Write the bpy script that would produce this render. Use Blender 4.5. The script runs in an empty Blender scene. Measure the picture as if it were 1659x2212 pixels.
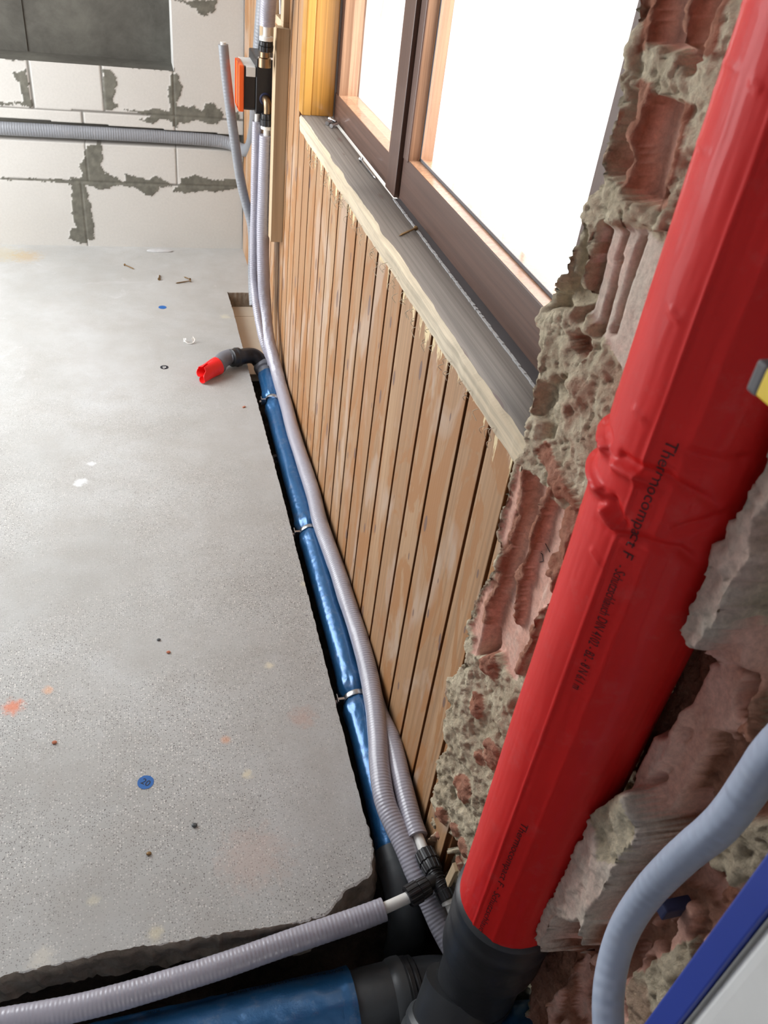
import bpy, bmesh, math, random
import numpy as np
from mathutils import Vector, Matrix
random.seed(7)
rng = np.random.default_rng(11)
PI = math.pi
SC = bpy.context.scene
COL = SC.collection

# ------------------------------------------------------------------ camera
W, H, F = 1659.0, 2212.0, 1789.0
EUL = (0.91743, -0.11143, -0.25048)
CAM = np.array([-0.41399, -3.45426, 1.30071])
cd = bpy.data.cameras.new('camera')
cam = bpy.data.objects.new('camera', cd)
COL.objects.link(cam)
cam.location = CAM
cam.rotation_euler = EUL
cd.sensor_fit = 'VERTICAL'
cd.sensor_height = 36.0
cd.lens = F / H * 36.0
cd.clip_start = 0.02
cd.dof.use_dof = True
cd.dof.focus_distance = 1.5
cd.dof.aperture_fstop = 14
SC.camera = cam

# ------------------------------------------------------------------ light
SC.view_settings.view_transform = 'Standard'
SC.view_settings.look = 'None'
SC.view_settings.gamma = 1.0
SC.view_settings.exposure = 0.0
try:
    SC.view_settings.use_curve_mapping = False
except Exception:
    pass
wd = bpy.data.worlds.new('sky')
SC.world = wd
wd.use_nodes = True
wd.node_tree.nodes['Background'].inputs[0].default_value = (0.97, 0.98, 1.0, 1)
wd.node_tree.nodes['Background'].inputs[1].default_value = 4.0

def area(name, loc, target, sx, sy, power, col):
    l = bpy.data.lights.new(name, 'AREA')
    l.shape = 'RECTANGLE'
    l.size, l.size_y, l.energy, l.color = sx, sy, power, col
    o = bpy.data.objects.new(name, l)
    COL.objects.link(o)
    o.location = loc
    d = Vector(target) - Vector(loc)
    o.rotation_euler = d.to_track_quat('-Z', 'Y').to_euler()
    return o
area('daylight_left_door', (-1.66, -0.85, 1.25), (0, -1.30, 0.45), 1.3, 1.7, 39, (0.94, 0.975, 1.0))
area('daylight_right_window', (0.62, -2.05, 1.62), (-0.9, -1.9, 0.35), 1.5, 1.15, 46, (1.0, 0.985, 0.95))

# ------------------------------------------------------------------ place a photo measurement on a plane of the room
def _rot(e):
    a, b, g = e
    ca, sa, cb, sb, cg, sg = math.cos(a), math.sin(a), math.cos(b), math.sin(b), math.cos(g), math.sin(g)
    Rx = np.array([[1, 0, 0], [0, ca, -sa], [0, sa, ca]])
    Ry = np.array([[cb, 0, sb], [0, 1, 0], [-sb, 0, cb]])
    Rz = np.array([[cg, -sg, 0], [sg, cg, 0], [0, 0, 1]])
    return Rz @ Ry @ Rx
RM = _rot(EUL)
def ray(u, v):
    return RM @ np.array([(u - W / 2) / F, -(v - H / 2) / F, -1.0])
def on(ax, val, u, v):
    d = ray(u, v)
    return CAM + d * ((val - CAM[ax]) / d[ax])
def X(val, u, v): return on(0, val, u, v)
def Y(val, u, v): return on(1, val, u, v)
def Z(val, u, v): return on(2, val, u, v)
def oncyl(cx, cy, r, u, v):
    d = ray(u, v)
    ox, oy = CAM[0] - cx, CAM[1] - cy
    a, b, c = d[0]**2 + d[1]**2, 2 * (ox * d[0] + oy * d[1]), ox * ox + oy * oy - r * r
    q = b * b - 4 * a * c
    t = (-b - math.sqrt(max(q, 0))) / (2 * a)
    P = CAM + d * t
    return math.atan2(P[1] - cy, P[0] - cx), P[2]

# ------------------------------------------------------------------ numpy noise
def _hash(ix, iy, s):
    n = (ix * 374761393 + iy * 668265263 + s * 2147483647 * 7 + s * 1013) & 0xffffffff
    n = ((n ^ (n >> 13)) * 1274126177) & 0xffffffff
    return ((n ^ (n >> 16)) & 0xffff) / 65535.0
def vnoise(x, y, s=0):
    x, y = np.asarray(x, float), np.asarray(y, float)
    ix, iy = np.floor(x).astype(np.int64), np.floor(y).astype(np.int64)
    fx, fy = x - ix, y - iy
    fx, fy = fx * fx * (3 - 2 * fx), fy * fy * (3 - 2 * fy)
    a, b = _hash(ix, iy, s), _hash(ix + 1, iy, s)
    c, d = _hash(ix, iy + 1, s), _hash(ix + 1, iy + 1, s)
    return (a * (1 - fx) + b * fx) * (1 - fy) + (c * (1 - fx) + d * fx) * fy
def fbm(x, y, s=0, o=4):
    t, a, n = 0, 1.0, 0
    for k in range(o):
        t = t + a * (vnoise(x * 2**k, y * 2**k, s + k) - .5)
        n += a
        a *= .55
    return t / n * 2
def _h3(ix, iy, iz, s):
    n = (ix * 374761393 + iy * 668265263 + iz * 1440662683 + s * 1013904223) & 0xffffffff
    n = ((n ^ (n >> 13)) * 1274126177) & 0xffffffff
    return ((n ^ (n >> 16)) & 0xffff) / 65535.0
def vn3(P, s=0):
    i = np.floor(P).astype(np.int64); f = P - i; f = f * f * (3 - 2 * f); t = 0
    for dx in (0, 1):
        for dy in (0, 1):
            for dz in (0, 1):
                w = (f[..., 0] if dx else 1 - f[..., 0]) * (f[..., 1] if dy else 1 - f[..., 1]) * (f[..., 2] if dz else 1 - f[..., 2])
                t = t + w * _h3(i[..., 0] + dx, i[..., 1] + dy, i[..., 2] + dz, s)
    return t
def fbm3(P, s=0, o=3):
    t, a, n = 0, 1.0, 0
    for k in range(o):
        t = t + a * (vn3(P * 2**k + k * 7.3, s + k) - .5); n += a; a *= .6
    return t / n * 2
def inpoly(px, py, poly):
    poly = np.asarray(poly, float)
    ins = np.zeros(px.shape, bool)
    n = len(poly)
    x0, y0 = poly.min(0); x1, y1 = poly.max(0)
    m = (px >= x0) & (px <= x1) & (py >= y0) & (py <= y1)
    qx, qy = px[m], py[m]
    r = np.zeros(qx.shape, bool)
    j = n - 1
    for i in range(n):
        xi, yi = poly[i]; xj, yj = poly[j]
        if yi != yj:
            r ^= ((yi > qy) != (yj > qy)) & (qx < (xj - xi) * (qy - yi) / (yj - yi) + xi)
        j = i
    ins[m] = r
    return ins

# ------------------------------------------------------------------ mesh helpers
class MB:
    def __init__(s):
        s.v, s.f, s.uv, s.sm = [], [], [], []
    def add(s, vs, fs, uvs=None, smooth=False):
        b = len(s.v)
        s.v += [tuple(map(float, q)) for q in vs]
        for i, f in enumerate(fs):
            s.f.append([b + k for k in f])
            s.uv.append(uvs[i] if uvs else None)
            s.sm.append(smooth)
        return s
    def box(s, x0, x1, y0, y1, z0, z1):
        vs = [(x, y, z) for z in (z0, z1) for y in (y0, y1) for x in (x0, x1)]
        return s.add(vs, [(0, 2, 3, 1), (4, 5, 7, 6), (0, 1, 5, 4), (2, 6, 7, 3), (0, 4, 6, 2), (1, 3, 7, 5)])
    def obox(s, c, ax, ay, az, sx, sy, sz):
        c, ax, ay, az = map(np.asarray, (c, ax, ay, az))
        vs = [c + ax * i * sx / 2 + ay * j * sy / 2 + az * k * sz / 2 for k in (-1, 1) for j in (-1, 1) for i in (-1, 1)]
        return s.add(vs, [(0, 2, 3, 1), (4, 5, 7, 6), (0, 1, 5, 4), (2, 6, 7, 3), (0, 4, 6, 2), (1, 3, 7, 5)])
    def build(s, name, mat, parent=None, bevel=0, seg=2):
        me = bpy.data.meshes.new(name)
        me.from_pydata(s.v, [], s.f)
        if any(u is not None for u in s.uv):
            ul = me.uv_layers.new(name='UVMap')
            k = 0
            for f, u in zip(s.f, s.uv):
                for j in range(len(f)):
                    ul.data[k].uv = u[j] if u else (0, 0)
                    k += 1
        me.polygons.foreach_set('use_smooth', s.sm)
        me.materials.append(mat)
        bm = bmesh.new(); bm.from_mesh(me)
        if not any(s.sm):
            bmesh.ops.recalc_face_normals(bm, faces=bm.faces)
        if bevel:
            es = [e for e in bm.edges if e.is_manifold and e.calc_face_angle(0) > .5]
            bmesh.ops.bevel(bm, geom=es, offset=bevel, segments=seg, affect='EDGES', profile=.6)
        bm.to_mesh(me); bm.free()
        me.update()
        o = bpy.data.objects.new(name, me)
        COL.objects.link(o)
        if parent is not None:
            o.parent = parent
            o.matrix_parent_inverse = parent.matrix_basis.inverted()
        return o
def spline(pts, step):
    P = [np.asarray(p, float) for p in pts]
    if len(P) == 2:
        n = max(2, int(np.linalg.norm(P[1] - P[0]) / step) + 1)
        return np.array([P[0] + (P[1] - P[0]) * i / (n - 1) for i in range(n)])
    Q = [2 * P[0] - P[1]] + P + [2 * P[-1] - P[-2]]
    out = []
    for i in range(1, len(Q) - 2):
        p0, p1, p2, p3 = Q[i - 1:i + 3]
        n = max(2, int(np.linalg.norm(p2 - p1) / step))
        for k in range(n):
            t = k / n
            out.append(.5 * ((2 * p1) + (-p0 + p2) * t + (2 * p0 - 5 * p1 + 4 * p2 - p3) * t * t + (-p0 + 3 * p1 - 3 * p2 + p3) * t**3))
    out.append(P[-1])
    return np.array(out)
def frames(C):
    T = np.gradient(C, axis=0)
    T /= np.linalg.norm(T, axis=1)[:, None]
    n = np.cross(T[0], (0.13, 0.31, 1.0)); n /= np.linalg.norm(n)
    N = [n]
    for i in range(1, len(C)):
        n = N[-1] - T[i] * (N[-1] @ T[i]); n /= np.linalg.norm(n)
        N.append(n)
    N = np.array(N)
    return T, N, np.cross(T, N)
def tube(mb, pts, r, seg=28, step=.01, cap=True, fn=None, inner=None):
    """swept tube; r a number or function of arclength fraction; fn(s,theta) -> extra radius (arrays)"""
    C = spline(pts, step)
    T, N, B = frames(C)
    L = np.concatenate([[0], np.cumsum(np.linalg.norm(np.diff(C, axis=0), axis=1))])
    th = np.arange(seg) / seg * 2 * PI
    R = np.array([r(l / L[-1]) if callable(r) else r for l in L])[:, None] * np.ones(seg)
    if fn is not None:
        R = R + fn(L[:, None] * np.ones(seg), th[None, :] * np.ones((len(C), 1)))
    V = C[:, None] + R[..., None] * (np.cos(th)[None, :, None] * N[:, None] + np.sin(th)[None, :, None] * B[:, None])
    n = len(C)
    fs, uvs = [], []
    for i in range(n - 1):
        for j in range(seg):
            k = (j + 1) % seg
            fs.append((i * seg + j, i * seg + k, (i + 1) * seg + k, (i + 1) * seg + j))
            uvs.append(((j / seg, L[i]), ((j + 1) / seg, L[i]), ((j + 1) / seg, L[i + 1]), (j / seg, L[i + 1])))
    mb.add(V.reshape(-1, 3), fs, uvs, True)
    if inner:       # hollow ends: annulus + inner wall
        for e, sg in ((0, 1), (n - 1, -1)):
            ring = V[e]
            inn = C[e] + inner * (np.cos(th)[:, None] * N[e] + np.sin(th)[:, None] * B[e])
            deep = inn + T[e] * sg * min(.04, L[-1] * .45)
            vs = np.concatenate([ring, inn, deep])
            ff = []
            for j in range(seg):
                k = (j + 1) % seg
                a = [(j, seg + j, seg + k, k), (seg + j, 2 * seg + j, 2 * seg + k, seg + k)]
                ff += a if sg == 1 else [q[::-1] for q in a]
            mb.add(vs, ff)
    elif cap:
        mb.add(V[0], [tuple(range(seg))[::-1]]); mb.add(V[-1], [tuple(range(seg))])
    return C, L
def lathe(mb, base, axis, prof, seg=32, smooth=True, ridges=0, rd=0):
    """profile = [(distance along axis, radius)...] turned about the axis"""
    a = np.asarray(axis, float); a /= np.linalg.norm(a)
    n = np.cross(a, (0.2, 0.9, 0.1) if abs(a[2]) > .8 else (0, 0, 1.0)); n /= np.linalg.norm(n)
    b = np.cross(a, n)
    th = np.arange(seg) / seg * 2 * PI
    vs, fs = [], []
    for (h, r) in prof:
        for j, t in enumerate(th):
            q = r + (rd if ridges and (j * ridges * 2 // seg) % 2 else 0)
            vs.append(np.asarray(base) + a * h + q * (n * math.cos(t) + b * math.sin(t)))
    m = len(prof)
    for i in range(m - 1):
        for j in range(seg):
            k = (j + 1) % seg
            fs.append((i * seg + j, (i + 1) * seg + j, (i + 1) * seg + k, i * seg + k))
    for i in (0, m - 1):      # close the ends
        if prof[i][1] > 1e-4:
            c = tuple(i * seg + j for j in range(seg))
            fs.append(c if i == 0 else c[::-1])
    # recalc by shading per-face flat at sharp steps is fine for small parts
    mb.add(vs, fs, None, smooth)
    return mb
def fix_normals(o, ang=40):
    me = o.data
    bm = bmesh.new(); bm.from_mesh(me)
    bmesh.ops.recalc_face_normals(bm, faces=bm.faces)
    for e in bm.edges:
        if len(e.link_faces) == 2 and e.calc_face_angle(0) > math.radians(ang):
            e.smooth = False
    bm.to_mesh(me); bm.free()
    return o
def empty(name, loc=(0, 0, 0)):
    o = bpy.data.objects.new(name, None)
    COL.objects.link(o)
    o.location = tuple(map(float, loc)); o.empty_display_size = .02
    bpy.context.view_layer.update()
    return o
def tag(o, label=None, cat=None, group=None, kind=None):
    if label: o['label'] = label
    if cat: o['category'] = cat
    if group: o['group'] = group
    if kind: o['kind'] = kind
    return o
def st(o):
    return tag(o, kind='structure')
def text_mesh(txt, size):
    c = bpy.data.curves.new('lettering', 'FONT')
    c.body = txt; c.size = size; c.align_x = 'LEFT'; c.align_y = 'CENTER'; c.resolution_u = 3
    o = bpy.data.objects.new('lettering', c); COL.objects.link(o)
    dg = bpy.context.evaluated_depsgraph_get()
    me = bpy.data.meshes.new_from_object(o.evaluated_get(dg))
    bpy.data.objects.remove(o); bpy.data.curves.remove(c)
    bm = bmesh.new(); bm.from_mesh(me)
    bmesh.ops.triangulate(bm, faces=bm.faces)
    for _ in range(2):
        es = [e for e in bm.edges if e.calc_length() > size * .25]
        if es: bmesh.ops.subdivide_edges(bm, edges=es, cuts=1)
        bmesh.ops.triangulate(bm, faces=bm.faces)
    V = np.array([v.co[:] for v in bm.verts]); Fc = [[v.index for v in f.verts] for f in bm.faces]
    bm.free(); bpy.data.meshes.remove(me)
    return V, Fc

# ------------------------------------------------------------------ materials
class NT:
    def __init__(s, name):
        s.m = bpy.data.materials.new(name); s.m.use_nodes = True
        s.t = s.m.node_tree
        s.b = s.t.nodes['Principled BSDF']
    def n(s, typ, **kw):
        x = s.t.nodes.new(typ)
        for k, v in kw.items():
            if k.startswith('i_'):
                key = k[2:].replace('_', ' ')
                x.inputs[int(key) if key.isdigit() else key].default_value = v
            else: setattr(x, k, v)
        return x
    def l(s, a, b):
        s.t.links.new(a, b)
    def coord(s, scale=(1, 1, 1), out='Object', rot=(0, 0, 0), loc=(0, 0, 0)):
        tc = s.n('ShaderNodeTexCoord'); mp = s.n('ShaderNodeMapping')
        mp.inputs['Scale'].default_value = scale; mp.inputs['Rotation'].default_value = rot; mp.inputs['Location'].default_value = loc
        s.l(tc.outputs[out], mp.inputs['Vector'])
        return mp.outputs[0]
    def noise(s, vec, scale, detail=4, rough=.55, dist=0):
        x = s.n('ShaderNodeTexNoise'); x.inputs['Scale'].default_value = scale
        x.inputs['Detail'].default_value = detail; x.inputs['Roughness'].default_value = rough; x.inputs['Distortion'].default_value = dist
        if vec is not None: s.l(vec, x.inputs['Vector'])
        return x.outputs['Fac']
    def vor(s, vec, scale, feature='F1', out='Distance', rnd=1):
        x = s.n('ShaderNodeTexVoronoi'); x.feature = feature; x.voronoi_dimensions = '2D'
        x.inputs['Scale'].default_value = scale; x.inputs['Randomness'].default_value = rnd
        s.l(vec, x.inputs['Vector'])
        return x.outputs[out]
    def ramp(s, fac, stops, interp='LINEAR'):
        x = s.n('ShaderNodeValToRGB'); e = x.color_ramp.elements; x.color_ramp.interpolation = interp
        while len(e) < len(stops): e.new(.5)
        for k, (p, c) in enumerate(stops):
            e[k].position = p; e[k].color = (c if len(c) == 4 else (*c, 1)) if not isinstance(c, (int, float)) else (c, c, c, 1)
        s.l(fac, x.inputs[0])
        return x.outputs[0]
    def mix(s, fac, a, b, mode='MIX'):
        x = s.n('ShaderNodeMix', data_type='RGBA', blend_type=mode)
        for sock, v in ((x.inputs[0], fac), (x.inputs[6], a), (x.inputs[7], b)):
            if isinstance(v, (int, float)): sock.default_value = v
            elif isinstance(v, tuple): sock.default_value = v if len(v) == 4 else (*v, 1)
            else: s.l(v, sock)
        return x.outputs[2]
    def math(s, op, a, b=0.0, c=None):
        x = s.n('ShaderNodeMath', operation=op)
        for i, v in enumerate((a, b) if c is None else (a, b, c)):
            if isinstance(v, (int, float)): x.inputs[i].default_value = v
            else: s.l(v, x.inputs[i])
        return x.outputs[0]
    def sep(s, v):
        x = s.n('ShaderNodeSeparateXYZ'); s.l(v, x.inputs[0]); return x.outputs
    def comb(s, a, b, c):
        x = s.n('ShaderNodeCombineXYZ')
        for i, v in enumerate((a, b, c)):
            if isinstance(v, (int, float)): x.inputs[i].default_value = v
            else: s.l(v, x.inputs[i])
        return x.outputs[0]
    def bump(s, h, strength=.3, dist=.01, prev=None):
        x = s.n('ShaderNodeBump'); x.inputs['Strength'].default_value = strength; x.inputs['Distance'].default_value = dist
        s.l(h, x.inputs['Height'])
        if prev is not None: s.l(prev, x.inputs['Normal'])
        return x.outputs[0]
    def fin(s, col=None, rough=None, normal=None, metal=None, spec=None, coat=None, coat_r=.1):
        for k, v in (('Base Color', col), ('Roughness', rough), ('Normal', normal), ('Metallic', metal), ('Specular IOR Level', spec), ('Coat Weight', coat)):
            if v is None: continue
            if isinstance(v, (int, float)): s.b.inputs[k].default_value = v
            elif isinstance(v, tuple): s.b.inputs[k].default_value = v if len(v) == 4 else (*v, 1)
            else: s.l(v, s.b.inputs[k])
        if coat: s.b.inputs['Coat Roughness'].default_value = coat_r
        return s.m
def plain(name, col, rough=.5, metal=0, var=.12, vs=60, bump=.0, coat=None, spec=None):
    t = NT(name); v = t.coord()
    n = t.noise(v, vs, 5, .6)
    c = t.mix(n, tuple(x * (1 - var) for x in col), tuple(min(1, x * (1 + var)) for x in col))
    nb = t.bump(t.noise(v, vs * 3, 4), bump, .002) if bump else None
    r = t.math('ADD', t.math('MULTIPLY', n, .15), rough - .07)
    return t.fin(c, r, nb, metal, spec, coat)

def m_concrete():
    t = NT('concrete'); v = t.coord()
    big = t.noise(v, 2.2, 5, .6, .4)
    mid = t.noise(v, 9, 6, .65)
    c = t.ramp(big, [(.30, (.40, .40, .385)), (.52, (.475, .48, .47)), (.72, (.53, .54, .54))])
    c = t.mix(t.ramp(mid, [(.35, 0), (.75, .55)]), c, (.36, .34, .31))
    white = t.ramp(t.noise(v, 6.5, 6, .7, 1.2), [(.62, 0), (.70, .5), (.78, .8)])
    c = t.mix(t.math('MULTIPLY', white, .5), c, (.66, .67, .68))
    # exposed aggregate, patchy
    patch = t.ramp(t.noise(t.coord(loc=(3, 1, 0)), 2.6, 3, .5), [(.36, .25), (.58, 1)])
    sx = t.sep(v)
    near = t.n('ShaderNodeMapRange'); t.l(sx[1], near.inputs[0])
    near.inputs[1].default_value = -.8; near.inputs[2].default_value = -2.2; near.inputs[3].default_value = .15; near.inputs[4].default_value = 1
    patch = t.math('MULTIPLY', patch, near.outputs[0])
    for sc, th, col, k in ((260, .27, (.09, .08, .07), 1.0), (150, .19, (.10, .085, .08), 1.0), (220, .27, (.80, .78, .73), .9), (110, .17, (.80, .78, .74), .85), (420, .30, (.14, .12, .11), 1.0)):
        vv = t.coord(loc=(sc * .37, sc * .11, 0))
        d = t.vor(vv, sc)
        cid = t.vor(vv, sc, out='Color')
        sel = t.math('GREATER_THAN', t.sep(cid)[0], .80 if sc > 200 else .90)
        m = t.math('MULTIPLY', t.math('LESS_THAN', d, th), sel)
        m = t.math('MULTIPLY', m, t.math('MULTIPLY', patch, k * .72))
        c = t.mix(m, c, col)
    # small wear spots with a shape of their own
    for (px, py, r, col, k) in ((-.70, -2.34, .022, (.75, .22, .10), .75), (-.64, -2.31, .012, (.8, .4, .2), .5), (-.17, -2.45, .03, (.55, .30, .22), .35),
                                (-.84, -.12, .07, (.45, .30, .12), .5), (-.93, -.10, .10, (.50, .42, .25), .4), (-.30, -2.72, .07, (.58, .42, .36), .35), (-.29, -2.56, .012, (.75, .68, .5), .7),
                                (-.215, -2.31, .012, (.78, .72, .55), .7), (-.32, -2.48, .01, (.7, .35, .2), .6), (-.46, -2.815, .014, (.68, .62, .42), .5), (-.62, -2.82, .022, (.7, .66, .55), .4),
                                (-.55, -2.745, .012, (.66, .62, .46), .4), (-.14, -.66, .022, (.62, .6, .45), .5), (-.1, -2.08, .012, (.70, .66, .5), .6),
                                (-.60, -1.63, .02, (.8, .84, .86), .8), (-.575, -1.55, .012, (.82, .84, .86), .8)):
        q = t.n('ShaderNodeVectorMath', operation='DISTANCE'); q.inputs[1].default_value = (px, py, 0)
        t.l(v, q.inputs[0])
        dd = t.math('ADD', q.outputs['Value'], t.math('MULTIPLY', t.math('SUBTRACT', t.noise(v, 60, 5, .7), .5), r * 2.2))
        mm = t.ramp(dd, [(max(.0, r * .35), k), (r, 0)])
        c = t.mix(mm, c, col)
    # thin scratches
    sc2 = t.noise(t.coord(scale=(2, 40, 1), rot=(0, 0, .25)), 5, 3, .5)
    c = t.mix(t.ramp(sc2, [(.70, 0), (.76, .35)]), c, (.62, .62, .60))
    r = t.ramp(big, [(.3, .72), (.7, .48)])
    nb = t.bump(t.noise(v, 260, 4, .7), .25, .0015)
    nb = t.bump(mid, .15, .004, nb)
    return t.fin(c, r, nb, spec=.4)
def m_rough(name, cols, sc=40, bs=.6, bd=.006):
    t = NT(name); v = t.coord()
    a = t.noise(v, sc, 8, .7, .3); b = t.noise(v, sc * 5, 6, .7)
    c = t.ramp(a, [(.3, cols[0]), (.5, cols[1]), (.7, cols[2])])
    c = t.mix(t.math('MULTIPLY', b, .35), c, cols[0])
    nb = t.bump(b, bs * .6, bd * .3); nb = t.bump(a, bs, bd, nb)
    return t.fin(c, .92, nb, spec=.15)
def m_vcol(name, fine=1.0, sc=160, bd=.002, rough=.92):
    t = NT(name); v = t.coord()
    at = t.n('ShaderNodeAttribute', attribute_name='tint')
    a = t.noise(v, sc, 8, .72, .2); b = t.noise(v, sc * .3, 5, .6)
    k = t.math('MAXIMUM', t.math('ADD', t.math('MULTIPLY', a, 1.25 * fine), 1 - .60 * fine), .12)
    c = t.mix(1.0, at.outputs['Color'], t.comb(k, k, k), 'MULTIPLY')
    rg = t.sep(at.outputs['Color'])
    al = at.outputs['Alpha']        # alpha carries surface roughness (fired clay is smooth)
    nb = t.n('ShaderNodeBump'); nb.inputs['Distance'].default_value = bd
    t.l(al, nb.inputs['Strength']); t.l(a, nb.inputs['Height'])
    return t.fin(c, rough, nb.outputs[0], spec=.2)
def m_wood(name, base, dark, light, grain=(1, 1, 1), knots=True, rough=.55, gs=1.0, raw=None, plank=None, coat=None, spec=.35, patch=0):
    """grain: scale vector, small along the fibres"""
    t = NT(name); v = t.coord(scale=grain)
    wob = t.noise(v, 6 * gs, 3, .5)
    fib = t.noise(t.coord(scale=tuple(g * (9 if g > .5 else 1) for g in grain)), 12 * gs, 6, .6, .6)
    tone = t.noise(v, 3 * gs, 4, .5, .8)
    c = t.ramp(tone, [(.32, dark), (.5, base), (.68, light)])
    c = t.mix(t.ramp(fib, [(.40, .0), (.62, .75)]), c, tuple(x * .58 for x in base))
    if plank:
        y = t.sep(t.coord())[1]
        idx = t.math('FLOOR', t.math('DIVIDE', t.math('ADD', y, plank[1]), plank[0]))
        wn = t.n('ShaderNodeTexWhiteNoise', noise_dimensions='1D'); t.l(idx, wn.inputs['W'])
        c = t.mix(t.math('MULTIPLY', wn.outputs['Value'], .45), c, light)
        wn2 = t.n('ShaderNodeTexWhiteNoise', noise_dimensions='1D'); t.l(t.math('ADD', idx, 37.3), wn2.inputs['W'])
        c = t.mix(t.math('MULTIPLY', wn2.outputs['Value'], .30), c, dark)
    if patch:   # remains of varnish left by the sander
        pn = t.noise(t.coord(scale=(1, 1, .35), loc=(5, 2, 1)), 9, 5, .6, 1.5)
        c = t.mix(t.ramp(pn, [(.505, 0), (.545, patch)]), c, (.36, .165, .06))
        pn = t.noise(t.coord(scale=(1, 1, .4), loc=(1, 7, 3)), 7, 4, .5, 1.0)
        c = t.mix(t.ramp(pn, [(.54, 0), (.61, .5)]), c, (.50, .39, .31))
    if knots:
        kq = t.sep(t.coord()); kv = t.comb(kq[1], t.math('MULTIPLY', kq[2], .36), 0) if grain[2] < .5 else t.comb(kq[0], t.math('MULTIPLY', kq[1], .3), 0)
        d = t.vor(kv, 11 * gs); 
        cid = t.sep(t.vor(kv, 11 * gs, out='Color'))[0]
        th = t.math('MULTIPLY', t.math('MULTIPLY', cid, cid), .12)
        on_ = t.math('GREATER_THAN', cid, .30)
        kn = t.math('MULTIPLY', t.math('LESS_THAN', d, th), on_)
        halo = t.math('MULTIPLY', t.math('LESS_THAN', d, t.math('MULTIPLY', th, 1.55)), on_)
        c = t.mix(t.math('MULTIPLY', halo, .35), c, dark)
        c = t.mix(t.math('MULTIPLY', kn, .75), c, (.13, .085, .08))
    if raw:
        c = t.mix(raw(t), c, (.78, .62, .36))
    nb = t.bump(fib, .25, .0012)
    r = t.math('ADD', rough - .08, t.math('MULTIPLY', tone, .16))
    return t.fin(c, r, nb, spec=spec, coat=coat)
def m_foil(name, col, rib=0, wr=.4, rough=.3, dusty=.25, sp=.5, metal=0, coat=.3, scale=1, cr=.2):
    t = NT(name); v = t.coord()
    uv = t.coord(out='UV')
    s = t.sep(uv)
    n = t.noise(v, 90 * scale, 4, .6)
    lo = t.noise(v, 14, 3, .5)
    c = t.mix(lo, tuple(x * .88 for x in col), tuple(min(1, x * 1.1) for x in col))
    dust = t.ramp(t.noise(v, 30, 6, .7), [(.55, 0), (.8, dusty)])
    c = t.mix(dust, c, (.55, .50, .48))
    nb = t.bump(n, wr * .5, .002)
    if rib:
        ph = t.math('ADD', t.math('MULTIPLY', s[1], 2 * PI / rib), t.math('MULTIPLY', t.noise(v, 30, 2), 5))
        w = t.math('SINE', ph)
        amp = t.ramp(t.noise(v, 9, 2), [(.35, .35), (.65, 1)])
        nb = t.bump(t.math('MULTIPLY', w, amp), .32, .0011, nb)
    return t.fin(c, rough, nb, metal=metal, coat=coat, coat_r=cr, spec=sp)

M = {}
M['concrete'] = m_concrete()
M['slab_edge'] = m_rough('slab_edge', [(.16, .13, .10), (.30, .25, .20), (.42, .37, .30)], 22, .7, .008)
M['earth'] = m_rough('earth', [(.045, .035, .03), (.10, .075, .06), (.17, .12, .09)], 18, 1.0, .02)
M['brickcore'] = m_rough('brickcore', [(.10, .06, .045), (.17, .10, .07), (.24, .16, .11)], 25, .8, .01)
M['masonry'] = m_vcol('masonry', 1.0, 150, .0045)
M['aerated'] = m_vcol('aerated', .22, 120, .0008, .9)
M['render_coat'] = plain('render_coat', (.22, .225, .235), .9, var=.1, vs=4, bump=.1)
M['plaster'] = plain('plaster', (.62, .61, .58), .9, var=.06, vs=4, bump=.1)
def raw_edge(t):
    v = t.coord()
    z = t.sep(v)[2]; y = t.sep(v)[1]
    n = t.noise(t.coord(scale=(1, 14, 1.6)), 2.6, 5, .75)
    d = t.math('ADD', z, t.math('MULTIPLY', t.math('MAXIMUM', t.math('SUBTRACT', n, .47), 0), .42))
    m1 = t.math('MULTIPLY', t.math('GREATER_THAN', d, .792), t.math('LESS_THAN', z, .79))
    return t.math('MULTIPLY', m1, t.math('LESS_THAN', y, -1.3))
M['panel'] = m_wood('panel', (.42, .235, .115), (.33, .155, .062), (.50, .33, .195), grain=(1, 1, .09), plank=(.0845, 2.71 + .0845 * 40), raw=raw_edge, patch=.85, gs=1.4)
M['groove'] = m_wood('groove', (.19, .072, .022), (.13, .05, .015), (.23, .09, .03), grain=(1, 1, .1), knots=False)
M['sill'] = m_wood('sill', (.17, .145, .125), (.105, .08, .062), (.235, .215, .195), grain=(1, .08, 1), rough=.58, gs=1.4)
M['rawwood'] = m_wood('rawwood', (.68, .58, .43), (.60, .48, .33), (.76, .68, .54), grain=(1, .2, 1), knots=False, rough=.8)
M['batten'] = m_wood('batten', (.55, .41, .26), (.48, .34, .20), (.63, .50, .35), grain=(1, 1, .08), rough=.7, gs=.7)
M['frame'] = m_wood('frame', (.135, .072, .052), (.10, .05, .036), (.18, .105, .08), grain=(1, .1, 1), knots=False, rough=.45, coat=.15)
M['frame_v'] = m_wood('frame_v', (.135, .072, .052), (.10, .05, .036), (.18, .105, .08), grain=(1, 1, .1), knots=False, rough=.45, coat=.15)
M['bead'] = m_wood('bead', (.42, .22, .125), (.34, .16, .08), (.52, .31, .19), grain=(1, 1, .2), knots=False, rough=.3, coat=.4)  # frame wood made lighter: window light on the beads put into the colour
M['varnish'] = m_wood('varnish', (.66, .30, .055), (.55, .22, .035), (.78, .42, .10), grain=(1, 1, .08), knots=False, rough=.3, coat=.4)
M['red'] = m_foil('red', (.70, .013, .011), wr=.12, rough=.58, coat=.12, cr=.10, dusty=.08, sp=.3)
M['blue'] = m_foil('blue', (.02, .125, .31), wr=1.0, rough=.30, coat=.6, metal=.4, scale=.8, cr=.18)
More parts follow.
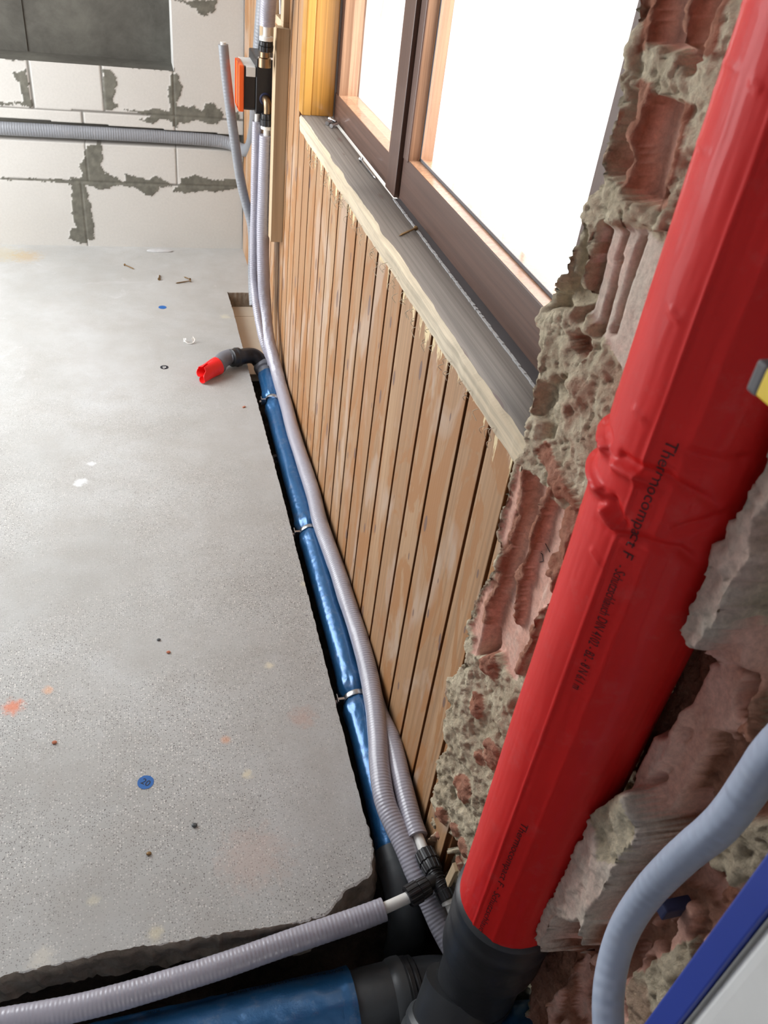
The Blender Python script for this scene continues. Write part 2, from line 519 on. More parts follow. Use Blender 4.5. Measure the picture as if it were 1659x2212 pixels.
M['hose'] = m_foil('hose', (.38, .37, .43), rib=.0062, wr=.3, rough=.3, coat=.5, cr=.12)
M['hose_smooth'] = m_foil('hose_smooth', (.235, .245, .265), rib=.009, wr=.15, rough=.42, coat=.12)
M['hose_right'] = m_foil('hose_right', (.40, .46, .58), rib=.012, wr=.12, rough=.5, coat=.08)
M['foam'] = plain('foam', (.20, .17, .17), .9)
M['white'] = plain('white', (.80, .79, .75), .35, var=.05)
M['black'] = plain('black', (.016, .016, .018), .38, var=.3)
M['rubber'] = plain('rubber', (.03, .032, .036), .42, var=.35, vs=30, bump=.15)
M['grey'] = plain('grey', (.17, .175, .20), .42, var=.1)
M['dgrey'] = plain('dgrey', (.055, .06, .065), .4, var=.25, vs=25, bump=.1)
M['orange'] = plain('orange', (.95, .14, .02), .4, var=.06)
M['redcap'] = plain('redcap', (.85, .015, .015), .35, var=.08, vs=40, bump=.3)
M['brass'] = plain('brass', (.30, .21, .13), .38, 1.0)
M['steel'] = plain('steel', (.52, .52, .53), .3, 1.0)
M['rust'] = plain('rust', (.20, .12, .05), .5, .6)
M['yellow'] = plain('yellow', (.86, .60, .03), .45, var=.04)
M['navy'] = plain('navy', (.035, .065, .36), .42, var=.18, vs=8)
M['paper'] = plain('paper', (.78, .78, .76), .6, var=.04)
M['ink'] = plain('ink', (.012, .012, .02), .6)
M['inkred'] = plain('inkred', (.07, .006, .008), .6)
M['sticker'] = plain('sticker', (.015, .12, .40), .5)
M['board'] = plain('board', (.66, .58, .47), .85, var=.08, vs=9, bump=.2)
M['slate'] = plain('slate', (.115, .11, .115), .6, var=.15, vs=20)
M['putty'] = plain('putty', (.50, .50, .50), .8, var=.2, vs=80, bump=.6)
M['niche'] = m_rough('niche', [(.075, .07, .06), (.12, .115, .10), (.17, .165, .14)], 5, .1, .002)
M['dnavy'] = plain('dnavy', (.02, .025, .075), .6)
M['wire'] = plain('wire', (.55, .55, .55), .4)
M['clay'] = plain('clay', (.45, .16, .09), .8)
def m_glass():
    t = NT('pane'); out = t.t.nodes['Material Output']
    tr = t.n('ShaderNodeBsdfTransparent'); tr.inputs[0].default_value = (1, 1, 1, 1)
    gl = t.n('ShaderNodeBsdfGlossy'); gl.inputs['Roughness'].default_value = .03; gl.inputs[0].default_value = (.9, .9, .9, 1)
    mx = t.n('ShaderNodeMixShader'); fr = t.n('ShaderNodeFresnel'); fr.inputs[0].default_value = 1.35
    t.l(t.math('MULTIPLY', fr.outputs[0], .4), mx.inputs[0]); t.l(tr.outputs[0], mx.inputs[1]); t.l(gl.outputs[0], mx.inputs[2])
    # dried streaks on the dirty pane
    v = t.coord(scale=(1, 3.2, .8), rot=(.25, 0, 0))
    n = t.ramp(t.noise(v, 5, 5, .7, 1.5), [(.60, 0), (.74, .55)])
    df = t.n('ShaderNodeBsdfTransparent'); df.inputs[0].default_value = (.24, .225, .19, 1)
    m2 = t.n('ShaderNodeMixShader'); t.l(n, m2.inputs[0]); t.l(mx.outputs[0], m2.inputs[1]); t.l(df.outputs[0], m2.inputs[2])
    t.l(m2.outputs[0], out.inputs[0])
    return t.m
M['pane'] = m_glass()

# ================================================================== THE SETTING
# ---- concrete slab with the cut trench along the wall and the broken front edge
def rough_line(p, q, step=.008, amp=.0012):
    p, q = np.array(p, float), np.array(q, float)
    d = q - p; L = np.linalg.norm(d); n = max(1, int(L / step)); nn = np.array([-d[1], d[0]]) / L
    out = []
    for i in range(n):
        t = i / n
        out.append(p + d * t + nn * (amp * (random.random() - .5) * 2 if i else 0))
    return out
corner = [Z(0, *q)[:2] for q in ((803, 1825), (800, 1868), (797, 1884), (775, 1903), (752, 1915), (738, 1928), (724, 1948), (706, 1968), (690, 1977), (640, 1990))]
out = []
out += rough_line((-1.8, 0.02), (-1.8, -2.86), .2, 0)
out += rough_line((-1.8, -2.86), (-.70, -2.835), .02, .002)
front = [(-.70, -2.835)] + [tuple(Z(0, u, v)[:2]) for u, v in ((100, 2085), (200, 2062), (300, 2045), (400, 2030), (500, 2013), (570, 2003))] + [tuple(c) for c in corner[::-1]]
for a, b in zip(front[:-1], front[1:]):
    out += rough_line(a, b, .006, .0016)
tr = [tuple(corner[0]), (-.1005, -2.30), (-.099, -1.70), (-.104, -1.1), (-.1055, -.60), (-.110, -.445)]
for a, b in zip(tr[:-1], tr[1:]):
    out += rough_line(a, b, .008, .0009)
out += rough_line((-.110, -.445), (0.0, -.455), .008, .0035)
out += rough_line((0.0, -.455), (0.0, .02), .1, 0)
out += rough_line((0, .02), (-1.8, .02), .3, 0)
O = np.array(out); n = len(O)
# outward offsets make the broken lower edge stand proud or recede
E = np.roll(O, -1, 0) - np.roll(O, 1, 0); E /= np.linalg.norm(E, axis=1)[:, None] + 1e-9
NO = np.stack([E[:, 1], -E[:, 0]], 1)
ctr = (-1.5, -1.5)
s = np.sign(((O - ctr) * NO).sum(1).sum()) or 1
NO = NO * s
mbf = MB()
lev = [0.0, -.0012, -.015, -.03, -.046, -.060, -.075]
vs = []
isf = (O[:, 1] < -2.70) & (O[:, 0] > -.8)
for k, z in enumerate(lev):
    a = 0 if k == 0 else .0008 + (fbm(O[:, 0] * 60 + k * 3, O[:, 1] * 60, 5 + k) * .003 * (1 + k * .3)) * isf
    extra = np.where(isf & (O[:, 0] > -.26), .0045 * k, 0) * (0.6 + .5 * fbm(O[:, 0] * 30, O[:, 1] * 30, 3))
    zz = z + (fbm(O[:, 0] * 18, O[:, 1] * 18, 9) * .016 * isf if k == len(lev) - 1 else 0)
    P = O + NO * (a + extra)[:, None] if k else O
    vs += [(p[0], p[1], float(np.atleast_1d(zz)[i] if np.ndim(zz) else zz)) for i, p in enumerate(P)]
fs = [tuple(range(n))]
mbf.add(vs, fs)
for k in range(len(lev) - 1):
    for i in range(n):
        j = (i + 1) % n
        mbf.f.append([k * n + i, k * n + j, (k + 1) * n + j, (k + 1) * n + i]); mbf.uv.append(None); mbf.sm.append(False)
floor = st(mbf.build('floor', M['concrete']))
floor.data.materials.append(M['slab_edge'])
for pl in floor.data.polygons:
    if abs(pl.normal.z) < .7: pl.material_index = 1

# earth and rubble under the slab, seen in the trench and the pit
nx, ny = 150, 210
gx = np.linspace(-1.2, .12, nx); gy = np.linspace(-4.1, -.3, ny)
GX, GY = np.meshgrid(gx, gy)
GZ = -.135 + fbm(GX * 14, GY * 14, 21, 5) * .035
GZ = np.where(GY < -2.80, GZ - .06, GZ)
me = MB(); me.add(np.stack([GX, GY, GZ], -1).reshape(-1, 3), [(j * nx + i, j * nx + i + 1, (j + 1) * nx + i + 1, (j + 1) * nx + i) for j in range(ny - 1) for i in range(nx - 1)], None, True)
st(me.build('floor', M['earth']))
me = MB(); me.box(-1.8, -1.15, -6, -2.86, -.3, -.075); me.box(-1.15, .5, -6, -4.05, -.3, -.075)
st(me.build('floor', M['concrete']))

# ---- aerated-concrete back wall: blocks, joints, slot and smeared adhesive
def c1(*L): return [Y(0, a / 2.676, b / 2.676)[[0, 2]] for a, b in L]
ws = .004
xs = np.arange(-1.35, .0001, ws); zs = np.arange(-.01, 1.30, ws)
AX, AZ = np.meshgrid(xs, zs)
jit = lambda k, s: fbm(AX * k, AZ * k, s, 4)
JX, JZ = AX + jit(70, 31) * .010, AZ + jit(70, 33) * .010
smear = np.zeros(AX.shape, bool)
smears = [
 c1((70, 420), (150, 400), (165, 480), (185, 610), (130, 615), (125, 500)), c1((0, 590), (75, 595), (75, 610), (0, 612)), c1((85, 585), (185, 600), (180, 612), (90, 608)),
 c1((595, 405), (650, 405), (680, 480), (665, 540), (655, 590), (690, 615), (660, 635), (600, 630)),
 c1((985, 430), (1020, 420), (1050, 490), (1045, 550), (1020, 590), (1045, 640), (1030, 740), (1005, 735), (985, 620), (975, 520)),
 c1((690, 628), (830, 645), (880, 625), (1000, 645), (1060, 610), (1130, 620), (1170, 650), (1190, 600), (1240, 600), (1280, 650), (1285, 690), (1250, 720), (1150, 690), (1060, 710), (990, 700), (930, 690), (880, 715), (800, 690), (880, 670), (800, 655)),
 c1((500, 840), (590, 835), (595, 900), (575, 950), (620, 1000), (690, 1040), (720, 1060), (640, 1080), (600, 1100), (520, 1075), (400, 1065), (410, 1030), (480, 1030), (460, 960), (490, 900)),
 c1((0, 1028), (200, 1032), (420, 1045), (410, 1062), (200, 1045), (0, 1042)),
 c1((725, 1005), (860, 1040), (900, 1015), (990, 1060), (1000, 1075), (920, 1085), (880, 1140), (840, 1130), (790, 1085), (680, 1070), (730, 1045)),
 c1((1045, 1025), (1130, 1010), (1230, 1040), (1370, 1035), (1375, 1080), (1250, 1115), (1180, 1100), (1110, 1115), (1000, 1110), (1005, 1080), (1040, 1070)),
 c1((415, 1060), (490, 1060), (510, 1150), (540, 1260), (545, 1380), (500, 1380), (500, 1405), (450, 1405), (400, 1370), (405, 1330), (440, 1310), (420, 1240)),
 c1((1000, 0), (1250, 0), (1250, 60), (1180, 95), (1130, 50), (1060, 15)), c1((1300, 645), (1380, 650), (1385, 695), (1310, 690)),
 c1((500, 330), (640, 335), (780, 360), (1000, 385), (1000, 410), (800, 390), (600, 370)), c1((0, 305), (180, 315), (170, 350), (60, 345), (0, 330))]
for S in smears: smear |= inpoly(JX, JZ, S)
dep = np.zeros(AX.shape)
joint = np.zeros(AX.shape, bool)
for zz in (.252, .503): joint |= np.abs(AZ - zz - (AX + .5) * .004) < .0035
def vj(x, z0, z1):
    global joint
    joint |= (np.abs(AX - x) < .003) & (AZ > z0) & (AZ < z1)
vj(-.617, 0, .25); vj(-.59, .25, .40); vj(-.587, .455, .5); vj(-.752, .503, .66); vj(-.507, .503, .66); vj(-.258, .25, .655); vj(-1.0, 0.05, .25)
vj(-.258, .503, 2)
dep[joint] += .0025
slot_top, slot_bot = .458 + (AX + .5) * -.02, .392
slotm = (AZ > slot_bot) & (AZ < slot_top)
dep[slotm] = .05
keep = ~((AZ > .657) & (AX < -.255))
base = np.array([.56, .545, .51])
colr = np.ones(AX.shape + (3,)) * base * (1 + .05 * jit(5, 3)[..., None])
colr[smear] = np.array([.15, .145, .12]) * (1 + .35 * jit(60, 8)[smear][:, None])
colr[joint & ~smear] = (.22, .21, .19)
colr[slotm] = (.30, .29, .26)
dep = dep - np.where(smear, .0015, 0)
def grid_mesh(name, P, tint, rough, keepc, mat, flip=False):
    h, w = P.shape[:2]
    idx = np.arange(h * w).reshape(h, w)
    q = np.stack([idx[:-1, :-1], idx[:-1, 1:], idx[1:, 1:], idx[1:, :-1]], -1)[keepc]
    if flip: q = q[:, ::-1]
    me = bpy.data.meshes.new(name)
    me.vertices.add(h * w); me.vertices.foreach_set('co', P.reshape(-1).astype(np.float32))
    me.loops.add(q.size); me.loops.foreach_set('vertex_index', q.reshape(-1).astype(np.int32))
    me.polygons.add(len(q)); me.polygons.foreach_set('loop_start', np.arange(len(q), dtype=np.int32) * 4)
    me.polygons.foreach_set('use_smooth', np.ones(len(q), bool))
    me.update(calc_edges=True)
    at = me.color_attributes.new('tint', 'FLOAT_COLOR', 'POINT')
    rgba = np.concatenate([tint, rough[..., None]], -1).reshape(-1).astype(np.float32)
    at.data.foreach_set('color', rgba)
    me.materials.append(mat)
    o = bpy.data.objects.new(name, me); COL.objects.link(o)
    bm = bmesh.new(); bm.from_mesh(me)
    bmesh.ops.delete(bm, geom=[v for v in bm.verts if not v.link_faces], context='VERTS')
    bm.to_mesh(me); bm.free()
    return o
P = np.stack([AX, dep, AZ], -1)
wb = st(grid_mesh('wall_back', P, colr, np.where(smear, .8, .25), keep[:-1, :-1], M['aerated']))
mb = MB()
mb.box(-1.8, -1.35, 0, .3, -.1, 2.6); mb.box(-1.35, .2, .06, .3, -.1, .655); mb.box(-.255, .2, .001, .3, .655, 2.6); mb.box(-1.35, -.2, .001, .3, 1.29, 2.6)
mb.box(-.258, .3, 0.0, .3, 1.29, 2.6)
ob = st(mb.build('wall_back', M['plaster']))
mb = MB(); mb.box(-1.36, -.25, .165, .2, .60, 2.6)
# sill of the niche and a vertical joint in its dark board
mb.box(-.7655, -.7625, .160, .17, .66, 2.5)
st(mb.build('wall_back', M['niche']))
mb = MB(); mb.box(-1.36, -.255, .004, .17, .60, .657)
st(mb.build('trim_1', M['niche']))

# ---- other walls and the ceiling of the room, behind the camera
mb = MB()
mb.box(-1.9, -1.72, -6, -1.65, -.3, 2.6); mb.box(-1.9, -1.72, -.05, .3, -.3, 2.6); mb.box(-1.9, -1.72, -1.65, -.05, -.3, .05); mb.box(-1.9, -1.72, -1.65, -.05, 2.3, 2.6)
st(mb.build('wall_left', M['render_coat']))
mb = MB()
mb.box(-1.9, .4, -6, -5.8, -.3, 2.6)
st(mb.build('wall_front', M['render_coat']))
mb = MB(); mb.box(-1.9, .4, -6, .3, 2.55, 2.7)
st(mb.build('ceiling', M['render_coat']))

# ---- timber panelling: boards with grooves between them
pitch, y0 = .0845, -2.626
def panel(name, ya, yb, z0, z1, mat_face, mat_gr):
    mb = MB(); gmb = MB()
    k = math.floor((ya - y0) / pitch)
    edges = []
    yy = y0 + k * pitch
    while yy < yb + pitch:
        edges.append(yy); yy += pitch
    g = .0046
    for a, b in zip(edges[:-1], edges[1:]):
        a2, b2 = max(a + g, ya), min(b - g, yb)
        if b2 - a2 < .002: continue
        off = (random.random() - .5) * .0006
        mb.box(off, .014, a2, b2, z0, z1)
    gmb.box(.0075, .02, ya, yb, z0, z1)
    o = mb.build(name, mat_face, None, .0007, 1)
    o.data.materials.append(mat_gr)
    for pl in o.data.polygons:
        if abs(pl.normal.y) > .9: pl.material_index = 1
    o2 = gmb.build('groove', mat_gr, o)
    return o
st(panel('wall_right', -2.80, -2.744, -.03, .13, M['panel'], M['groove']))
wr = st(panel('wall_right', -2.744, -1.18, -.03, .7765, M['panel'], M['groove']))
st(panel('wall_right', -1.18, -.0, -.03, 2.5, M['panel'], M['groove']))
mb = MB(); mb.box(.02, .30, -2.75, .02, -.3, .775); mb.box(.02, .30, -1.235, .02, .775, 2.55)
mb.box(.0, .30, -2.65, -1.235, 2.25, 2.55); 
st(mb.build('wall_right', M['plaster']))

mb = MB(); mb.box(.096, .30, -4.0, -2.655, .80, 2.55); mb.box(.093, .30, -4.0, -2.76, -.3, .80); mb.box(.045, .093, -2.99, -2.76, -.3, .02)
st(mb.build('wall_right', M['brickcore']))
# ---- window board with its torn, sawn front edge
mb = MB()
ys = np.arange(-2.745, -1.236, .006)
lo = -.0085 + fbm(ys * 22, ys * 0, 41, 3) * .0025
up = -.0035 + fbm(ys * 14, ys * 0 + 5, 43, 4) * .0045
zl = .7765 + fbm(ys * 30, ys * 0 + 3, 44, 3) * .002
vs = []
for i, y in enumerate(ys):
    vs += [(.066, y, .8105), (up[i], y, .8105), (lo[i] - .002, y, .8045), (lo[i], y, zl[i]), (.066, y, zl[i])]
fs = [(i * 5 + a, i * 5 + b, i * 5 + 5 + b, i * 5 + 5 + a) for i in range(len(ys) - 1) for a, b in ((0, 1), (1, 2), (2, 3), (3, 4), (4, 0))]
fs += [(0, 4, 3, 2, 1), tuple(len(ys) * 5 - 5 + k for k in range(5))]
mb.add(vs, fs)
board = st(mb.build('trim_2', M['sill']))
board.data.materials.append(M['rawwood'])
for i, pl in enumerate(board.data.polygons):
    if pl.center.x < .0 and abs(pl.normal.y) < .8: pl.material_index = 1
mb = MB()
for y in np.arange(-2.74, -1.88, .007):
    xw = .0625 - .008 * (-1.88 - y) / .75
    mb.box(xw + random.random() * .001, xw + .0038 + random.random() * .001, y, y + .0072, .809, .8118 + random.random() * .0012)
mb.build('putty_line', M['putty'], board)
mb = MB(); mb.add([(.0665, -1.875, .8075), (.0585, -2.75, .8075), (.0800, -2.75, .8075), (.0800, -1.875, .8075), (.0665, -1.875, .8112), (.0585, -2.75, .8112), (.0800, -2.75, .8112), (.0800, -1.875, .8112)], [(0, 3, 2, 1), (4, 5, 6, 7), (0, 1, 5, 4), (1, 2, 6, 5), (2, 3, 7, 6), (3, 0, 4, 7)])
mb.build('slate_strip', M['slate'], board)

# reveal post at the far side of the window
mb = MB(); mb.box(-.004, .018, -1.243, -1.19, .8105, 2.3); mb.box(.0185, .075, -1.2405, -1.19, .8105, 2.3)
st(mb.build('trim_3', M['varnish'], None, .002, 2))

# ---- window
win = empty('window_1', (.1, -2.0, .81)); st(win)
F1, F2 = M['frame'], M['frame_v']
def bars(name, mat, L, bev=.002):
    mb = MB()
    for q in L: mb.box(*q)
    return mb.build(name, mat, win, bev, 2)
jy = -2.66
bars('bottom_rail', F1, [(.078, .13, -1.86, -1.235, .806, .8665), (.084, .13, jy, -1.86, .806, .83)])
bars('stile', F2, [(.080, .13, -1.272, -1.2355, .806, 2.25)])
bars('mullion', F2, [(.070, .13, -1.862, -1.792, .8085, 2.25)])
bars('top_rail', F1, [(.080, .13, jy, -1.235, 2.17, 2.25)])
bars('stile', F2, [(.077, .13, jy, -2.588, .806, 2.25)])
def wedge(name, mat, rail, y0_, y1_, z0_, z1_):
    """sloped glazing bead around a pane, from the face back to the glass"""
    mb = MB(); a, b, w = .080, .101, .002
    o = [(y0_, z0_), (y1_, z0_), (y1_, z1_), (y0_, z1_)]
    i_ = [(y0_ - w, z0_ + w), (y1_ + w, z0_ + w), (y1_ + w, z1_ - w), (y0_ - w, z1_ - w)]
    vs = [(a, *q) for q in o] + [(b, *q) for q in i_] + [(.125, *q) for q in i_] + [(.125, *q) for q in o]
    fs = [(k + c, (k + 1) % 4 + c, (k + 1) % 4 + 4 + c, k + 4 + c) for c in (0, 4, 8) for k in range(4)]
    mb.add(vs, fs)
    return mb.build(name, mat, win)
bars('sash', F1, [(.079, .12, jy, -1.8665, .808, .889)], .002)
bars('sash', F2, [(.077, .12, -1.9, -1.868, .885, 2.17)], .002)
wedge('glazing_bead', M['bead'], 0, -1.90, -2.5885, .889, 2.16)
wedge('glazing_bead', M['bead'], 0, -1.272, -1.775, .8665, 2.16)
mb = MB(); mb.box(.1005, .1025, -2.60, -1.9, .885, 2.165); mb.build('pane', M['pane'], win)
mb = MB(); mb.box(.1005, .1025, -1.79, -1.265, .86, 2.165); mb.build('pane', M['pane'], win)
mb = MB(); mb.box(.0990, .1004, -2.59, -1.903, .891, .896); mb.box(.099, .1004, -1.908, -1.903, .89, 2.15); mb.build('seal', M['slate'], win)

# ================================================================== MASONRY of the chase (broken clay blocks, mortar, plaster)
gs = .0024
ya = np.arange(-3.80, -2.672, gs); za = np.arange(-.26, 1.78, gs)
MY, MZ = np.meshgrid(ya, za)
k1, k2 = fbm(MY * 40, MZ * 40, 51, 4), fbm(MY * 120, MZ * 120, 57, 4)
k3 = fbm(MY * 12, MZ * 9, 61, 4)
basex = np.interp(MY, [-3.8, -3.4, -3.16, -3.085, -3.066, -3.02, -2.94, -2.86, -2.80, -2.765, -2.735, -2.70], [.055, .055, .05, .018, .03, .078, .036, .014, .004, -.006, -.014, -.012])
D = basex + (k3 * .010 + k1 * .006) * np.interp(MY, [-2.76, -2.735], [1, .45])
kind = np.zeros(MY.shape, int)      # 0 mortar 1 smooth clay 2 rough clay 3 chalky smear
JY, JZm = MY + fbm(MY * 20, MZ * 20, 71, 2) * .005, MZ + fbm(MY * 20, MZ * 20, 77, 2) * .005
def paint(dep_, knd, pts, conv, amp=None, cut=True):
    global D, kind
    poly = [X(dep_ if dep_ < .07 else .03, *conv(*q))[[1, 2]] for q in pts]
    m = inpoly(JY if amp is None else MY + amp * k1, JZm if amp is None else MZ + amp * k1, poly)
    if conv in (cR, cS): m &= MY < -3.02
    rough = {0: .0075, 1: .0004, 2: .0045, 3: .0012}[knd]
    D[m] = (dep_ + k1 * rough)[m]
    kind[m] = knd
c7 = lambda a, b: (1000 + a / 2.458, b / 2.458)
c8 = lambda a, b: (900 + a / 2.765, 800 + b / 2.765)
cR = lambda a, b: (1100 + a / 2.426, 1300 + b / 2.426)
cS = lambda a, b: (1250 + a / 2.765, 700 + b / 2.765)
# course A (top)
paint(.024, 1, [(905, -900), (1700, -900), (1480, 200), (1340, 420), (1180, 440), (1150, 250), (1000, 250), (900, 310)], c7)
paint(.003, 2, [(1150, -900), (1330, -900), (1045, -60), (1010, 150), (960, 300), (905, 310), (920, 130), (940, -60)], c7)
paint(.004, 2, [(1430, -900), (1480, -900), (1262, -60), (1200, 260), (1165, 260), (1222, -60)], c7)
paint(.006, 2, [(1600, -900), (1680, -900), (1435, -60), (1345, 300), (1285, 300), (1375, -60)], c7)
paint(.004, 0, [(860, 330), (1000, 250), (1060, 265), (1150, 250), (1180, 400), (1300, 420), (1370, 430), (1330, 560), (1250, 590), (1150, 545), (1000, 480), (880, 400), (840, 440)], c7)
# course B
paint(.026, 1, [(840, 450), (1000, 480), (1150, 540), (1290, 580), (1240, 800), (1190, 1000), (1070, 1200), (900, 1060), (860, 1000), (740, 950), (735, 850), (800, 650)], c7)
paint(.001, 2, [(920, 430), (1000, 475), (955, 600), (912, 730), (905, 880), (885, 1050), (830, 1000), (872, 850), (868, 700), (890, 600)], c7)
paint(.004, 2, [(1160, 540), (1212, 570), (1160, 750), (1110, 930), (1065, 1150), (1012, 1120), (1050, 980), (1110, 800)], c7)
paint(-.004, 0, [(740, 930), (800, 925), (850, 990), (900, 1060), (1000, 1085), (1060, 1120), (1110, 1230), (1095, 1290), (1040, 1260), (930, 1195), (850, 1215), (750, 1200), (740, 1130), (690, 1000)], c7)
# course C with three cast grooves
GM = np.zeros(MY.shape, bool)
paint(.006, 3, [(770, 1215), (850, 1210), (930, 1200), (1040, 1262), (1090, 1290), (1020, 1700), (880, 2010), (830, 1940), (760, 1800), (700, 1700), (680, 1620)], c7)
for G in ([(835, 1205), (857, 1205), (722, 1690), (698, 1690)], [(920, 1195), (942, 1195), (830, 1640), (785, 1790), (757, 1780), (800, 1640)], [(1000, 1245), (1022, 1255), (900, 1640), (855, 1780), (832, 1770), (875, 1640)]):
    paint(.016, 2, G, c7, amp=.0006); GM |= inpoly(MY, MZ, [X(.016, *c7(*q))[[1, 2]] for q in G])
paint(.012, 0, [(690, 1190), (750, 1210), (740, 1330), (700, 1600), (640, 1640), (540, 1660), (520, 1560), (600, 1520), (680, 1330)], c7)
D[kind == 99] = 0
kind[(inpoly(JY, JZm, [X(.012, *c7(*q))[[1, 2]] for q in [(660, 1240), (750, 1210), (740, 1330), (700, 1600), (640, 1650), (530, 1660), (520, 1560), (600, 1520)]]))] = 0
paint(.012, 2, [(655, 1790), (700, 1760), (740, 1830), (735, 1880), (690, 1890)], c7)
# course D, open channels
paint(.014, 1, [(650, 555), (720, 560), (790, 640), (890, 800), (960, 880), (930, 1000), (870, 1250), (760, 1480), (690, 1640), (600, 1850), (560, 1790), (540, 1690), (480, 1690), (400, 1500), (440, 1350), (530, 1080), (600, 830)], c8)
paint(-.006, 2, [(630, 540), (660, 600), (610, 850), (550, 1050), (505, 1250), (440, 1400), (412, 1530), (390, 1500), (425, 1370), (515, 1060), (585, 830), (630, 640)], c8)
paint(-.001, 2, [(800, 690), (812, 720), (748, 850), (700, 1050), (650, 1180), (640, 1260), (612, 1290), (595, 1450), (560, 1530), (575, 1400), (592, 1280), (578, 1240), (585, 1185), (640, 1150), (685, 1000), (728, 830), (735, 780), (760, 730)], c8)
paint(.001, 2, [(880, 800), (960, 880), (940, 960), (905, 1040), (880, 1180), (800, 1300), (770, 1400), (700, 1560), (650, 1700), (600, 1830), (580, 1800), (640, 1600), (690, 1400), (760, 1230), (830, 1030)], c8)
paint(.010, 1, [(800, 1200), (850, 1220), (800, 1400), (730, 1500), (700, 1500), (750, 1350)], c8)
paint(.068, 2, [(583, 1520), (600, 1498), (617, 1520), (600, 1600), (578, 1570)], c8, amp=.001)
paint(.028, 1, [(505, 1545), (560, 1535), (562, 1620), (530, 1690), (478, 1680), (488, 1590)], c8, amp=.002)
paint(.0, 2, [(730, 470), (790, 425), (820, 540), (900, 730), (940, 860), (860, 770), (790, 660)], c8)
paint(.006, 0, [(800, 60), (960, 30), (900, 200), (830, 420), (790, 420), (820, 300), (780, 250)], c8)
# lower mortar with clay crumbs
for (u, v, r) in ((1010, 1700, .02), (975, 1760, .014), (990, 1790, .012), (960, 1810, .012), (1000, 1830, .014), (985, 1870, .016), (1060, 1630, .02), (1045, 1520, .016), (1075, 1440, .018), (1150, 900, .012), (1040, 1640, .01), (1200, 680, .012)):
    q = X(.01, u, v); dd = np.hypot(JY - q[1], (JZm - q[2]) * .7)
    m = dd < r; kind[m] = 2; D[m] -= (np.sqrt(np.maximum(0, r * r - dd**2)) * .45)[m]
# right of the pipe: two standing plaster tongues and torn clay cells behind them
paint(.050, 2, [(600, -1400), (1500, -1400), (1500, 2500), (120, 2500), (100, 1900), (600, 1100), (700, 700), (860, 300)], cR)
paint(.020, 1, [(1040, 310), (1060, 290), (1160, 310), (1260, 350), (1260, 400), (1200, 480), (1190, 560), (1210, 620), (1160, 700), (1050, 690), (1050, 780), (980, 880), (920, 1000), (870, 1100), (810, 1200), (790, 1120), (740, 1060), (700, 1080), (710, 1000), (780, 880), (850, 760), (910, 560), (950, 430)], cR)
paint(.034, 1, [(1050, 330), (1110, 330), (1000, 560), (1020, 680), (940, 800), (800, 1060), (740, 1060), (860, 780), (960, 560)], cR, amp=.002)
paint(.010, 1, [(870, 560), (910, 560), (900, 640), (830, 780), (760, 900), (700, 1000), (680, 1100), (660, 1220), (590, 1060), (640, 960), (700, 800), (750, 680), (800, 700)], cR)
paint(.010, 1, [(1131, 1150), (1060, 1400), (900, 1610), (720, 1970), (900, 2020), (1000, 2050), (1020, 1700), (1400, 900)], cS)
paint(-.022, 3, [(1700, -600), (1131, 690), (1085, 750), (1080, 800), (940, 1080), (840, 1290), (780, 1330), (790, 1360), (660, 1640), (585, 1820), (640, 1930), (700, 1960), (760, 1880), (870, 1640), (900, 1600), (1000, 1480), (1060, 1400), (1040, 1340), (1060, 1200), (1131, 1130), (1900, -300)], cS)
paint(-.022, 3, [(400, 1120), (460, 1060), (560, 1000), (600, 1010), (650, 1200), (650, 1290), (580, 1380), (560, 1400), (500, 1560), (430, 1640), (370, 1740), (330, 1830), (190, 1890), (110, 1750), (150, 1650), (250, 1450)], cR)
paint(-.019, 0, [(420, 1120), (560, 1010), (600, 1020), (650, 1200), (640, 1290), (560, 1380), (470, 1350), (460, 1200)], cR)
paint(-.018, 2, [(270, 1670), (370, 1680), (350, 1780), (320, 1840), (200, 1885), (190, 1800)], cR)
for pol in ([(1000, 1180), (1500, 1100), (1500, 1500), (1150, 1480), (1000, 1380)], [(640, 1950), (950, 1750), (980, 2300), (600, 2300)]):
    paint(.022, 0, pol, cR)
# torn shards of clay right of the chase
sh = fbm(MY * 26, MZ * 11, 301, 3)
shard = (MY < -3.085) & (kind == 2)
D = np.where(shard, .012 + np.floor((sh + .6) * 4.2) * .0135 + k1 * .002, D)
kind[shard & (np.floor((sh + .6) * 4.2) % 2 == 1)] = 1
def blur(a, n=1):
    for _ in range(n):
        b = np.pad(a, 1, mode='edge')
        a = (b[1:-1, 1:-1] * 4 + (b[:-2, 1:-1] + b[2:, 1:-1] + b[1:-1, :-2] + b[1:-1, 2:]) * 2 + b[:-2, :-2] + b[2:, 2:] + b[:-2, 2:] + b[2:, :-2]) / 16
    return a
GRAIN = np.choose(kind, [1.0, .04, .85, .10])
GRAIN[(kind == 3) & (MY < -3.0)] = .7
GRAIN[(kind == 1) & (MY < -3.08)] = .3
